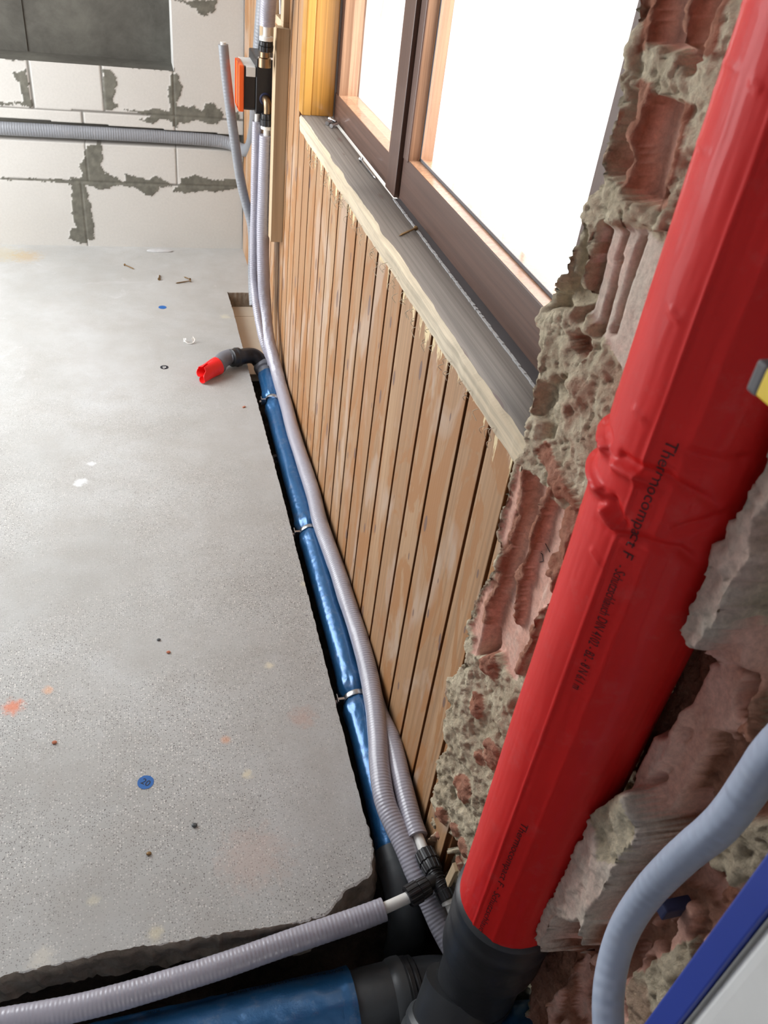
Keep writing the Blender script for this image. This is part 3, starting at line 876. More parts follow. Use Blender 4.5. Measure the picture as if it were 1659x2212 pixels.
# ragged free edge
sil = [c7(*q) for q in ((1140, -900), (905, 0), (900, 150), (865, 260), (835, 400), (820, 500), (800, 640), (745, 760), (735, 850), (735, 950), (680, 1010), (640, 1140), (610, 1260), (560, 1420), (490, 1520), (440, 1620), (418, 1750), (428, 1850), (412, 1980), (370, 2140))]
sil += [c8(*q) for q in ((650, 460), (600, 560), (570, 700), (530, 850), (500, 950), (520, 1080), (470, 1200), (370, 1370), (350, 1430), (322, 1500), (310, 1620), (320, 1720), (200, 1850), (193, 1900), (215, 1990), (175, 2120))]
c9 = lambda a, b: (900 + a / 3.16, 1300 + b / 3.16)
sil += [c9(*q) for q in ((200, 830), (240, 980), (150, 1080), (165, 1200), (120, 1340), (90, 1450), (110, 1560), (180, 1650), (215, 1700), (250, 1800), (300, 1900), (330, 2000), (360, 2200))]
SY, SZ = [], []
for q in sil:
    w = X(-.004, *q); SY.append(w[1]); SZ.append(w[2])
o_ = np.argsort(SZ); SY, SZ = np.array(SY)[o_], np.array(SZ)[o_]
edge = np.interp(MZ, SZ, SY) + fbm(MZ * 90, MZ * 0, 91, 4) * .0035
inside = MY < edge
dist = edge - MY
D = D + np.where(dist < .012, (1 - np.clip(dist, 0, .012) / .012)**2 * .010, 0)
low = MZ < .12
D = np.where(low & (MY > -2.86) & inside, D + .02 * np.clip((.12 - MZ) / .12, 0, 1), D)
D[~inside] = .092
rimw = np.where(MZ < .80, .011, .011) + fbm(MY * 0, MZ * 45, 93, 3) * .006
rim = inside & (dist < rimw)
kind[rim] = 0; GRAIN[rim] = 1.0
pan = inside & (MY > -2.752) & (MZ < .82)
lowrim = rim & (MZ < .80)
D[lowrim] = np.minimum(D, -.012 + k1 * .004)[lowrim]
hir = rim & (MZ >= .80)
D[hir] = np.minimum(D, -.004 + k1 * .002)[hir]
D[pan] = np.minimum(D, -.0065 + k1 * .002)[pan]
Dn = blur(D, 1)
Dn[GM] = (.017 + k1 * .0004)[GM]
D = np.where(inside, Dn, D)
cells = inside[:-1, :-1] | inside[1:, :-1] | inside[:-1, 1:] | inside[1:, 1:]
tint = np.zeros(MY.shape + (3,))
pal = {0: ((.72, .62, .45), (.55, .455, .32)), 1: ((.66, .40, .32), (.57, .31, .235)), 2: ((.38, .165, .105), (.50, .26, .18)), 3: ((.56, .48, .40), (.58, .42, .35))}
mixv = np.clip(.5 + fbm(MY * 25, MZ * 25, 95, 4) * 1.3, 0, 1)[..., None]
for k, (a, b) in pal.items():
    m = kind == k
    tint[m] = (np.array(a) * (1 - mixv) + np.array(b) * mixv)[m]
# clay dust staining the mortar, lime on the clay
st1 = np.clip((fbm(MY * 16, MZ * 12, 99, 4) - .16) * 3.0, 0, .55)[..., None]
m = (kind == 0)
tint[m] = (tint * (1 - st1) + np.array([.42, .22, .15]) * st1)[m]
st2 = np.clip((fbm(MY * 60, MZ * 30, 103, 4) - .15) * 2.5, 0, .8)[..., None]
m = (kind == 1) | (kind == 3)
tint[m] = (tint * (1 - st2 * .5) + np.array([.58, .48, .40]) * st2 * .5)[m]
# tint turns dark brown towards the bottom, below floor level
low_dark = np.clip((-.0 - MZ) / .12, 0, .8)[..., None]
tint = tint * (1 - low_dark) + np.array([.08, .06, .05]) * low_dark
rg = np.choose(kind, [1.0, .12, .9, .45]).astype(float)
gy_, gz_ = np.gradient(D, gs)[1], np.gradient(D, gs)[0]
NN = np.stack([-np.ones_like(D), gy_, gz_], -1); NN /= np.linalg.norm(NN, axis=-1)[..., None]
P0 = np.stack([D, MY, MZ], -1)
G3 = blur(GRAIN, 2)
pit = np.clip(fbm3(P0 * 130, 211, 3) - .16, 0, 1)
disp = G3 * (fbm3(P0 * 60, 205, 4) * .0080 - pit * .013) + fbm3(P0 * 25, 215, 2) * .0012
disp = np.where(inside & (dist > .004), disp, 0)
PM = P0 + NN * disp[..., None]
lim = (MY > -2.752) & (MZ < .80) & inside
PM[..., 0] = np.where(lim, np.minimum(PM[..., 0], -.0025), PM[..., 0])
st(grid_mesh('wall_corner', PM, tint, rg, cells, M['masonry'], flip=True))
mb = MB()
# pencil numeral on the clay face
def strokes(dep_, L, conv, w=.0009):
    m = MB()
    for (a, b), (c, d) in L:
        p, q = X(dep_, *conv(a, b)), X(dep_, *conv(c, d))
        tube(m, [p, q], w / 2, 6, .01)
    return m
ms = strokes(.0132, [((720, 940), (795, 1085)), ((745, 1075), (748, 1082)), ((720, 1050), (725, 1110)), ((725, 1110), (735, 1085)), ((735, 1085), (752, 1100)), ((752, 1100), (757, 1140)), ((757, 1140), (735, 1145))], c8)
wc = [o for o in COL.objects if o.name.startswith('wall_corner')][0]
ms.build('pencil_mark', M['ink'], wc)

# ================================================================== RED INSULATED PIPE
PCX, PCY, PR = -.0165, -3.0025, .0650
def theta_z(u, v): return oncyl(PCX, PCY, PR, u, v)
red = empty('insulated_pipe', (PCX, PCY, .25))
tag(red, 'thick red foil insulated drain pipe standing upright in the broken brick chase', 'pipe')
nt, nz = 260, 620
zb = np.linspace(.268, 2.2, nz); zb = np.concatenate([np.linspace(.268, 1.35, 560), np.linspace(1.36, 2.4, 60)]); nz = len(zb)
th = np.arange(nt) / nt * 2 * PI
TH, ZZ = np.meshgrid(th, zb)
Rr = np.full(TH.shape, PR)
Rr += fbm(np.cos(TH) * 1.5, ZZ * 4 + np.sin(TH), 111, 2) * .0012 + fbm(TH * 14, ZZ * 22, 113, 3) * .0003
def wrapd(a): return (a + PI) % (2 * PI) - PI
def crease(px, h, w, skew=0.0, taper=True):
    global Rr
    P = [theta_z(*q) for q in px]
    P = [(a * PR, z) for a, z in P]
    best = np.full(TH.shape, 9.0); sg = np.zeros(TH.shape); tt = np.zeros(TH.shape)
    n_ = len(P) - 1
    for i in range(n_):
        (ax_, az_), (bx_, bz_) = P[i], P[i + 1]
        dx, dz = bx_ - ax_, bz_ - az_; L2 = dx * dx + dz * dz
        ux, uz = wrapd(TH - ax_ / PR) * PR, ZZ - az_
        t = np.clip((ux * dx + uz * dz) / L2, 0, 1)
        ex, ez = ux - dx * t, uz - dz * t
        d = np.hypot(ex, ez); m = d < best
        best[m] = d[m]; sg[m] = np.sign(ez)[m]; tt[m] = ((i + t) / n_)[m]
    ww = np.where(sg > 0, w * (1 - skew), w * (1 + skew))
    fall = np.exp(-(best / ww)**2)
    if taper: fall = fall * np.clip(np.sin(np.clip(tt, 0.04, .96) * PI) * 1.6, 0, 1)
    Rr += h * fall
crease([(1290, 940), (1312, 968), (1335, 1003), (1372, 1022), (1412, 1045)], .0068, .0042, .45)
crease([(1290, 925), (1318, 945), (1345, 985), (1385, 1012), (1440, 1030), (1520, 1075), (1570, 1110)], -.0042, .0038)
crease([(1275, 1035), (1300, 1055), (1310, 1100), (1330, 1135), (1342, 1142)], .0074, .0044, .4)
crease([(1285, 1050), (1325, 1080), (1345, 1130), (1350, 1150)], -.0045, .004)
crease([(1290, 1125), (1345, 1158), (1400, 1172), (1470, 1190), (1530, 1230)], -.0045, .0045)

crease([(1440, 1150), (1500, 1135), (1580, 1110)], -.004, .005)

crease([(1330, 850), (1372, 885), (1400, 915)], .0016, .0028)
crease([(1262, 1150), (1280, 1190), (1308, 1228)], .0016, .0026)
crease([(1470, 975), (1560, 1000), (1640, 990)], -.003, .006)
for px in ([(1640, 20), (1655, 60)], [(1620, 170), (1650, 200)], [(1560, 215), (1600, 225)], [(1500, 300), (1530, 330)], [(1445, 660), (1470, 700)], [(1560, 130), (1600, 150)]):
    crease(px, .0012, .0025)
# welded seam running up the foil and slight flats either side of it
th_s, z_s = theta_z(1470, 780)
Rr += .0011 * np.exp(-(wrapd(TH - th_s - (ZZ - z_s) * .05) * PR / .0016)**2)
Rr += .0006 * np.exp(-(wrapd(TH - th_s - .42) * PR / .003)**2) - .0016 * np.exp(-(wrapd(TH - th_s - .22) * PR / .012)**2)
P3 = np.stack([PCX + Rr * np.cos(TH), PCY + Rr * np.sin(TH), ZZ], -1)
mb = MB()
fs = [(i * nt + j, i * nt + (j + 1) % nt, (i + 1) * nt + (j + 1) % nt, (i + 1) * nt + j) for i in range(nz - 1) for j in range(nt)]
mb.add(P3.reshape(-1, 3), fs, None, True)
mb.build('foil_sleeve', M['red'], red)
mb = MB(); lathe(mb, (PCX, PCY, .20), (0, 0, 1), [(0, .055), (2.0, .055)], 40)
fix_normals(mb.build('inner_pipe', M['rubber'], red))
def text_on_red(txt, size, u, v, u2, v2, name, stretch=1.0):
    V, Fc = text_mesh(txt, size)
    a0, z0_ = theta_z(u, v); a1, z1_ = theta_z(u2, v2)
    L = V[:, 0].max(); k = (z0_ - z1_) / L
    tz = z0_ - V[:, 0] * k
    ta = a0 + (a1 - a0) * V[:, 0] / L + V[:, 1] / PR
    iz = np.clip(np.searchsorted(zb, tz), 0, nz - 1); it = (np.round((ta % (2 * PI)) / (2 * PI) * nt).astype(int)) % nt
    r = np.maximum(np.maximum(Rr[iz, it], Rr[np.clip(iz - 1, 0, nz - 1), it]), Rr[iz, (it + 1) % nt]) + .0005
    mb = MB(); mb.add(np.stack([PCX + r * np.cos(ta), PCY + r * np.sin(ta), tz], -1), Fc)
    mb.build(name, M['inkred'], red)
text_on_red('Thermocompact F', .013, 1452, 953, 1352, 1205, 'lettering')
text_on_red('- Schutzschlauch DIN 4102 - B2 - 8 N 6.1 m', .0125, 1343, 1222, 1243, 1490, 'lettering')
text_on_red('Thermocompact F - Schutzschlauch', .0115, 1133, 1780, 1035, 2020, 'lettering')

# ================================================================== BLACK FITTINGS UNDER THE RED PIPE
fit = empty('branch_fitting', (PCX, PCY, -.12))
tag(fit, 'black ribbed plastic branch fitting the red pipe stands in', 'pipe fitting')
mb = MB()
lathe(mb, (PCX, PCY, .03), (0, 0, 1), [(0, .056), (.06, .057), (.115, .058), (.135, .066), (.15, .0675), (.16, .0665), (.166, .0675), (.19, .0675), (.20, .0655), (.21, .0675), (.22, .0685), (.232, .0685), (.236, .0665), (.252, .0665), (.256, .0695), (.268, .0695), (.272, .067), (.276, .060)], 56)
fix_normals(mb.build('socket', M['rubber'], fit), 30)
mb = MB()
tube(mb, [(PCX, PCY, .06), (PCX, PCY, -.02), (PCX - .005, PCY - .005, -.08), (PCX - .01, PCY - .01, -.22)], .058, 40, .01)
mb.build('body', M['rubber'], fit)
mb = MB()
bd = np.array([-.38, -.50, -.80]); bd /= np.linalg.norm(bd)
bc = np.array([PCX - .02, PCY - .0, .055])
tube(mb, [bc, bc + bd * .05, bc + bd * .11, bc + bd * .2], .056, 40, .01)
mb.build('branch_arm', M['rubber'], fit)
mb = MB()
lathe(mb, bc + bd * .055, bd, [(0, .058), (.006, .063), (.013, .064), (.017, .0615), (.024, .0615), (.028, .065), (.05, .0655), (.055, .062), (.12, .061)], 56)
fix_normals(mb.build('branch_collar', M['dgrey'], fit), 30)
# foil-covered outlet leaving the fitting to the lower right
o = empty('foil_pipe', (.03, -3.14, -.08))
tag(o, 'short blue foil pipe end poking out below the black branch fitting', 'pipe')
mb = MB(); tube(mb, [Z(-.0, 1060, 2262), Z(-.0, 1125, 2235), Z(-.01, 1215, 2225)], .042, 36, .008, fn=lambda s, t: fbm(s * 60, t * 3, 5) * .002)
mb.build('foil_sleeve', M['blue'], o)

# horizontal front pipe: blue foil, grey socket, black elbow
AY, AZ_ = -2.950, -.094
fp = empty('insulated_drain_pipe', (-.5, AY, AZ_))
tag(fp, 'wide blue foil insulated drain pipe lying at the bottom left below the slab edge', 'pipe')
xe = Y(-2.93, 770, 2120)[0]
mb = MB()
tube(mb, [(-1.3, AY - .01, AZ_), (-.7, AY - .004, AZ_), (xe - .005, AY, AZ_)], lambda f: .064 if f < .985 else .0655, 72, .006,
     fn=lambda s, t: fbm(s * 60, t * 7, 121, 4) * .0016 + fbm(s * 9, t * 2, 123, 2) * .0010)
mb.build('foil_sleeve', M['blue'], fp)
mb = MB()
lathe(mb, (xe - .03, AY, AZ_), (1, 0, 0), [(0, .057), (.034, .058), (.04, .0595), (.085, .0605), (.09, .064), (.098, .0655), (.107, .0655), (.112, .062), (.118, .060)], 64)
fix_normals(mb.build('grey_socket', M['dgrey'], fp), 30)
def text_on_front(txt, size, x_right, x_left, ang):
    V, Fc = text_mesh(txt, size); L = V[:, 0].max()
    xx = x_right - (x_right - x_left) * V[:, 0] / L
    a = ang + V[:, 1] / .0662
    mb = MB(); r = .0662
    mb.add(np.stack([xx, AY - r * np.cos(a) * -1, AZ_ + r * np.sin(a)], -1), Fc)
    mb.build('lettering', M['ink'], fp)
text_on_front('DWS-Rohrschlauch DIN 4102 B2 DN-90', .0105, xe - .014, Y(-2.90, 490, 2165)[0], .78)
text_on_front('R\u00f6hr', .0105, Y(-2.93, 345, 2203)[0], Y(-2.93, 312, 2212)[0], .85)
mb = MB(); mb.obox((xe + .035, AY - .052, AZ_ + .034), (1, 0, 0), (0, .55, .83), (0, -.83, .55), .022, .009, .0012)
mb.build('label_sticker', M['paper'], fp)
el = empty('pipe_elbow', (xe + .12, AY, AZ_))
tag(el, 'black plastic elbow joining the grey socket to the black branch fitting', 'pipe fitting')
mb = MB()
e0 = np.array([xe + .082, AY, AZ_])
tube(mb, [e0, e0 + (.03, 0, 0), e0 + (.06, -.006, .0), e0 + (.085, -.022, -.004), e0 + (.10, -.05, -.01), e0 + (.105, -.09, -.02)], .0575, 48, .006)
mb.build('bend', M['rubber'], el)
mb = MB()
lathe(mb, e0 + (-.004, 0, 0), (1, 0, 0), [(.0, .0605), (.004, .0635), (.010, .0635), (.012, .060), (.015, .0625), (.019, .0625), (.022, .0585)], 56)
fix_normals(mb.build('seal_ring', M['black'], el), 30)

# ================================================================== TRENCH: board, blue pipe, clamps, end fittings
mb = MB(); mb.box(-.101, -.004, -.98, -.452, -.085, -.058); mb.box(-.101, -.004, -.535, -.452, -.058, -.0565)
tag(mb.build('filler_board', M['board'], None, .002), 'cream filler board lying in the far end of the wall trench', 'board')
tp = empty('insulated_drain_pipe', (-.058, -1.9, -.035))
tag(tp, 'slim blue foil insulated drain pipe running along the trench beside the wall', 'pipe')
clY = [Z(-.01, 578, 862)[1], Z(-.01, 660, 1140)[1], Z(-.01, 757, 1500)[1]]
yl = Z(-.03, 838, 1835)[1]; yh = Z(-.02, 572, 812)[1]
def tfn(s, t):
    yv = yh + (yl - yh) * s / (abs(yl - yh))
    r = fbm(s * 12, t * 1.6, 131, 2) * .0012 + fbm(s * 120, t * 6, 135, 4) * .0008
    for cy in clY:
        d = np.abs(yv - cy)
        r = r - .006 * np.exp(-(d / .014)**2) + .0022 * np.exp(-((d - .035) / .018)**2) * (1 + fbm(s * 20, t * 6, 137) * 1.5) \
            + np.exp(-(d / .05)**2) * fbm(s * 25 + np.cos(t) * 3, t * 7, 139, 3) * .0035
    return r
def tpx(y): return -.048 + .004 * max(0, (y + 1.45) / .35) if y > -1.45 else -.048 - .007 * max(0, (-2.3 - y) / .4)
mb = MB()
yy = np.linspace(yh, yl, 16)
tube(mb, [(tpx(y), y, -.031 + (.010 if y > -1.25 else 0) - .018 * max(0, (-2.55 - y) / .2)) for y in yy], .0303, 48, .004, fn=tfn)
mb.build('foil_sleeve', M['blue'], tp)
for i, (cy, lab) in enumerate(zip(clY, ('crumpled metal pipe clamp on the blue trench pipe nearest the black bend', 'metal band clamp round the middle of the blue trench pipe', 'metal band clamp on the blue trench pipe nearest the camera, beside the slab edge'))):
    c = empty('pipe_clamp', (tpx(cy), cy, -.03)); tag(c, lab, 'clamp', 'metal clamps around the blue trench pipe')
    mb = MB(); zc = -.031 + (.010 if cy > -1.25 else 0)
    tilt = (0.0, 1, .0) if i else (.5, 1, .25)
    lathe(mb, np.array((tpx(cy), cy, zc)) - np.array(tilt) * .006, tilt, [(0, .0245), (.0, .0285), (.002, .0292), (.010, .0292), (.012, .0285), (.012, .0245)], 48)
    fix_normals(mb.build('band', M['steel'], c), 30)
    mb = MB(); mb.box(tpx(cy) - .041, tpx(cy) - .026, cy - .003, cy + .003, zc - .008, zc + .012); mb.box(tpx(cy) - .041, tpx(cy) - .039, cy - .010, cy + .010, zc - .005, zc + .016)
    mb.build('lug', M['steel'], c, .0008)
    mb = MB(); lathe(mb, (tpx(cy) - .046, cy, zc + .002), (1, 0, 0), [(0, .0035), (.0, .0045), (.005, .0045), (.005, .002), (.02, .002)], 12)
    fix_normals(mb.build('screw', M['steel'], c))
# loose nut ring in the trench
q = Z(-.045, 593, 992)
mb = MB(); lathe(mb, q, (.2, -.7, .6), [(0, .006), (0, .0125), (.012, .0125), (.012, .006), (.0, .006)], 28)
tag(fix_normals(mb.build('pipe_ring', M['dgrey'])), 'small dark plastic ring in the trench left of the blue pipe', 'ring')

# far end: grey socket, black bend, grey bend, torn red cap
oe = empty('drain_outlet', (-.1, -1.08, 0)); tag(oe, 'grey and black plastic bends with torn red cap rising from the trench onto the slab', 'pipe fitting')
pA = np.array([tpx(yh), yh, -.018]); 
g0 = Z(.0, 566, 800); g1 = Z(.012, 560, 790)
sy = yh
mb = MB()
lathe(mb, (tpx(sy), sy - .012, -.018), (-.16, 1, .22), [(0, .0255), (.032, .0255), (.036, .031), (.042, .0325), (.052, .0325), (.056, .0305), (.062, .0290), (.066, .025)], 40)
fix_normals(mb.build('grey_socket', M['grey'], oe), 30)
b0 = np.array((tpx(sy), sy - .012, -.018)) + np.array((-.16, 1, .22)) / 1.037 * .055
bp = [b0, Z(.02, 553, 772), Z(.028, 538, 768), Z(.034, 520, 771), Z(.034, 510, 772)]
mb = MB(); tube(mb, bp, .0252, 36, .004); mb.build('black_bend', M['black'], oe)
bdir = bp[-1] - bp[-3]
mb = MB(); lathe(mb, bp[-1] - bdir / np.linalg.norm(bdir) * .012, bdir, [(0, .026), (.002, .0305), (.012, .031), (.016, .0285), (.030, .0285), (.032, .0245)], 40)
fix_normals(mb.build('black_collar', M['black'], oe), 30)
gp = [bp[-1], Z(.034, 497, 771), Z(.033, 482, 777), Z(.030, 471, 789)]
mb = MB(); tube(mb, gp, .0248, 36, .004); mb.build('grey_bend', M['grey'], oe)
ax_ = gp[-1] - gp[-2]; ax_ /= np.linalg.norm(ax_)
mb = MB(); lathe(mb, gp[-1] - ax_ * .004, ax_, [(0, .0255), (.002, .0275), (.005, .0272), (.006, .0250), (.010, .0240)], 36)
fix_normals(mb.build('grey_lip', M['grey'], oe), 30)
# torn cap: open tube with a ragged mouth
c0, c1_ = gp[-1] + ax_ * .003, Z(.027, 436, 806)
cv = c1_ - c0; L_ = np.linalg.norm(cv); cv /= L_
nn_ = np.cross(cv, (0, 0, 1.0)); nn_ /= np.linalg.norm(nn_); bb_ = np.cross(nn_, cv)
seg, rows = 48, 14
vs, fs = [], []
for side in (0, 1):
    for i in range(rows):
        f = i / (rows - 1)
        for j in range(seg):
            t = j / seg * 2 * PI
            mouth = 1.0 + .22 * math.cos(t + 2.4) + .10 * (abs(math.sin(2.5 * t)) - .5) - (.26 if 1.3 < t < 1.9 else 0)
            r = .0285 - .0018 * side - .004 * f * (1 if side == 0 else 1) + (.006 * math.cos(3 * t + .8) + .004 * math.cos(2 * t)) * f**2
            p = c0 + cv * L_ * f * mouth + (nn_ * math.cos(t) + bb_ * math.sin(t)) * r
            p[2] = max(p[2], .0012)
            vs.append(p)
for side in (0, 1):
    b_ = side * rows * seg
    for i in range(rows - 1):
        for j in range(seg):
            k = (j + 1) % seg
            fs.append((b_ + i * seg + j, b_ + i * seg + k, b_ + (i + 1) * seg + k, b_ + (i + 1) * seg + j))
e_ = (rows - 1) * seg
for j in range(seg):
    k = (j + 1) % seg
    fs.append((e_ + j, e_ + k, rows * seg + e_ + k, rows * seg + e_ + j))
mb = MB(); mb.add(vs, fs, None, True)
tag(fix_normals(mb.build('red_cap', M['redcap'], oe), 50), 'torn bright red protective cap')

# near end of the trench pipe: dark elbow going down
ne = empty('drain_elbow', (-.075, yl - .05, -.06)); tag(ne, 'dark grey elbow on the near end of the blue trench pipe', 'pipe fitting')
e0 = np.array([tpx(yl), yl, -.048])
mb = MB(); lathe(mb, e0 + (0, .01, 0), (0.02, -1, -.10), [(0, .030), (.004, .0355), (.03, .0365), (.036, .0365), (.038, .034)], 44)
fix_normals(mb.build('collar', M['dgrey'], ne), 30)
mb = MB(); tube(mb, [e0 + (0, -.02, 0), e0 + (.002, -.055, -.006), e0 + (.004, -.09, -.03), e0 + (.006, -.105, -.08), e0 + (.006, -.108, -.14)], .0345, 40, .006)
mb.build('bend', M['dgrey'], ne)

# ================================================================== HOSES
def hose(name, label, pts, r, mat, inner=None, seg=32, step=.006, fn=None, extra=None, grp=None, hollow=None):
    root = empty(name, pts[len(pts) // 2]); tag(root, label, 'hose', grp)
    mb = MB(); tube(mb, pts, r, seg, step, fn=fn, inner=hollow)
    mb.build('insulation', mat, root)
    if inner:
        for (pp, rr) in inner:
            mb = MB(); tube(mb, pp, rr, 24, .01)
            mb.build('inner_pipe', M['white'], root)
    return root
def wrink(a, s0=0, s1=99, sd=0):
    def f(s, t):
        k = np.clip((s - s0) / .1, 0, 1) * np.clip((s1 - s) / .1, 0, 1)
        side = .35 + .65 * np.clip(np.cos(t - 1.0), 0, 1)
        return a * k * side * fbm(s * 75 + np.sin(t) * .8, t * 2.2, 151 + sd, 3) + fbm(s * 12, t, 155 + sd, 2) * .0006
    return f
RA = .0192
ptsA = [Y(-.925, 575, 292), Y(-.925, 571, 400), Y(-.93, 568, 500), Y(-.95, 569, 590), X(-.042, 573, 660), X(-.040, 580, 730), Z(.026, 603, 821), Z(.022, 621, 885), Z(.020, 636, 942),
        Z(.018, 675, 1062), Z(.018, 692, 1131), Z(.018, 731, 1240), Z(.018, 783, 1402), Z(.019, 807, 1511), Z(.020, 816, 1592), Z(.020, 820, 1655), Z(.018, 834, 1738), Z(.010, 872, 1821),
        Z(-.002, 901, 1890), Z(-.018, 928, 1945), Z(-.03, 952, 1998), Z(-.04, 985, 2060)]
hA = hose('insulated_hose', 'thick lilac grey hose sweeping from the black box down along the panelled wall', ptsA, RA, M['hose'], seg=40, step=.004,
          fn=lambda s, t: wrink(.0012, 2.35, 3.2, 1)(s, t) + wrink(.0013, .35, .9, 5)(s, t), hollow=.0085)
top = ptsA[0]
ptsB = [Z(-.004, 806, 1500), Z(.002, 822, 1548), Z(.012, 846, 1600), Z(.020, 867, 1683), Z(.020, 888, 1766), Z(.020, 902, 1808)]
dB = ptsB[-1] - ptsB[-2]; dB /= np.linalg.norm(dB)
tee = Z(.028, 942, 1898)
hB = hose('insulated_hose', 'shorter grey hose between the sweeping hose and the panelling, ending at the tee', ptsB, .0180, M['hose'], [([ptsB[-1] - dB * .02, Z(.024, 919, 1846)], .0088)], seg=36, step=.004, fn=wrink(.0003, sd=3), hollow=.0115)
ptsC = [Z(-.015, -60, 2222), Z(-.015, 0, 2208), Z(-.014, 205, 2168), Z(-.012, 435, 2101), Z(-.006, 615, 2039), Z(.004, 760, 1990), Z(.012, 830, 1964)]
dC = ptsC[-1] - ptsC[-2]; dC /= np.linalg.norm(dC)
hC = hose('insulated_hose', 'glossy grey ribbed hose crossing in front of the slab edge towards the black tee', ptsC, .0182, M['hose'], [([ptsC[-1] - dC * .02, Z(.022, 886, 1937)], .0092)], seg=40, step=.003,
          fn=lambda s, t: .0003 * np.sin(s * 2 * PI / .0085 + fbm(s * 20, t, 7) * 2) + fbm(s * 10, t, 8) * .0006, hollow=.0115)
# tee fitting
tf = empty('tee_fitting', tee); tag(tf, 'black plastic compression tee joining three white pipes beside the red pipe', 'pipe fitting')
def nut(a, b, r, parent, mat='black', nm='nut', ridges=12, rd=.0012):
    a, b = np.asarray(a), np.asarray(b); L = np.linalg.norm(b - a)
    mb = MB(); lathe(mb, a, b - a, [(0, r * .82), (L * .04, r), (L * .52, r * 1.02), (L * .56, r * .90), (L * .62, r * .93), (L * .96, r * .86), (L, r * .72)], 96, ridges=ridges, rd=rd)
    return fix_normals(mb.build(nm, M[mat], parent), 25)
nut(Z(.024, 916, 1840), Z(.028, 938, 1884), .0165, tf)
nut(Z(.022, 880, 1939), Z(.027, 926, 1911), .0165, tf)
nut(Z(.020, 970, 1944), Z(.026, 951, 1906), .0150, tf)
mb = MB(); tube(mb, [Z(.027, 934, 1876), tee, Z(.024, 962, 1932)], .0115, 28, .004); tube(mb, [Z(.026, 915, 1917), tee], .0115, 28, .004)
for k in range(-2, 3):
    a = Z(.027, 936, 1884) * (1 - (k + 2) / 4) + Z(.026, 955, 1915) * (k + 2) / 4
    lathe(mb, a - np.array((0, .0008, 0)), Z(.026, 955, 1915) - Z(.027, 936, 1884), [(0, .0115), (0, .0135), (.0018, .0135), (.0018, .0115)], 28)
mb.build('body', M['black'], tf)
mb = MB(); lathe(mb, Z(.019, 969, 1942), Z(.012, 977, 1966) - Z(.019, 969, 1942), [(0, .0125), (.001, .0135), (.007, .0135), (.008, .0125)], 32)
fix_normals(mb.build('white_ring', M['white'], tf))
mb = MB(); tube(mb, [Z(.02, 968, 1942), Z(.008, 985, 1985), Z(.0, 1010, 2035)], .0088, 24, .01)
tag(mb.build('white_pipe', M['white']), 'short bare white pipe from the tee disappearing behind the red pipe', 'pipe')

# thinner hose beside the big one, and the loose standing end
YB = -.90
pts2 = [Y(YB, 555, 262), Y(YB, 553, 340), Y(YB, 551, 430), Y(YB, 549, 520), Y(YB - .01, 549, 600), Y(YB - .05, 553, 650), Y(-1.0, 561, 700), Y(-1.05, 572, 745), Z(.020, 594, 800), Z(.012, 610, 850)]
h2 = hose('insulated_hose', 'slender grey insulated hose standing left of the thick hose under the black box', pts2, .0135, M['hose'], [([Y(YB, 555, 268), Y(YB, 556, 246)], .007)], seg=24, fn=wrink(.0014, .55, .95, 9))
pts3 = [Y(YB + .02, 562, 300), Y(YB + .02, 560, 400), Y(YB + .02, 558, 500), Y(YB + .02, 557, 610), Y(YB - .02, 563, 690), Z(.012, 585, 790)]
h3 = hose('insulated_hose', 'narrow grey hose wedged between the two standing hoses below the box', pts3, .010, M['hose'], [([pts3[0] - (0, 0, .02), Y(YB + .02, 563, 262)], .0065)], seg=20)
pts4 = [Y(-.84, 482, 96), Y(-.84, 487, 150), Y(-.84, 496, 225), Y(-.84, 507, 305), Y(-.84, 519, 385), Y(-.85, 533, 445), Y(-.86, 543, 485), Y(-.87, 546, 530), Y(-.88, 545, 600), Y(-.93, 548, 660)]
h4 = hose('insulated_hose', 'loose grey hose end sticking up free in front of the block wall', pts4, .0140, M['hose_smooth'], [([pts4[0] - (0, 0, .02), pts4[0] + (0, 0, .006)], .0075)], seg=28, fn=wrink(.0011, .35, .75, 13), hollow=.0085)
# hose in the wall slot, turning up behind the box
pts5 = [Y(.012, -60, 274), Y(.010, 0, 277), Y(.012, 200, 287), Y(.012, 400, 298), Y(-.002, 490, 308), Y(-.05, 523, 324), Y(-.13, 541, 318), Y(-.30, 551, 280), Y(-.50, 556, 225), Y(-.62, 560, 150), Y(-.65, 565, 80), Y(-.66, 570, 20), Y(-.67, 575, -60)]
h5 = hose('insulated_hose', 'grey hose lying in the horizontal slot of the white block wall', pts5, .0235, M['hose_smooth'], seg=32, fn=wrink(.0012, 1.0, 1.5, 17))
# hose above the box
XB = -.062
pts6 = [X(XB, 583, -60), X(XB, 581, -10), X(XB, 578, 30), X(XB, 577, 55)]
h6 = hose('insulated_hose', 'grey insulated hose coming down from above onto the black box', pts6, .0205, M['hose'], [([pts6[-1] + (0, 0, .02), X(XB, 575, 84)], .0092)], seg=28, fn=wrink(.0014, sd=21))
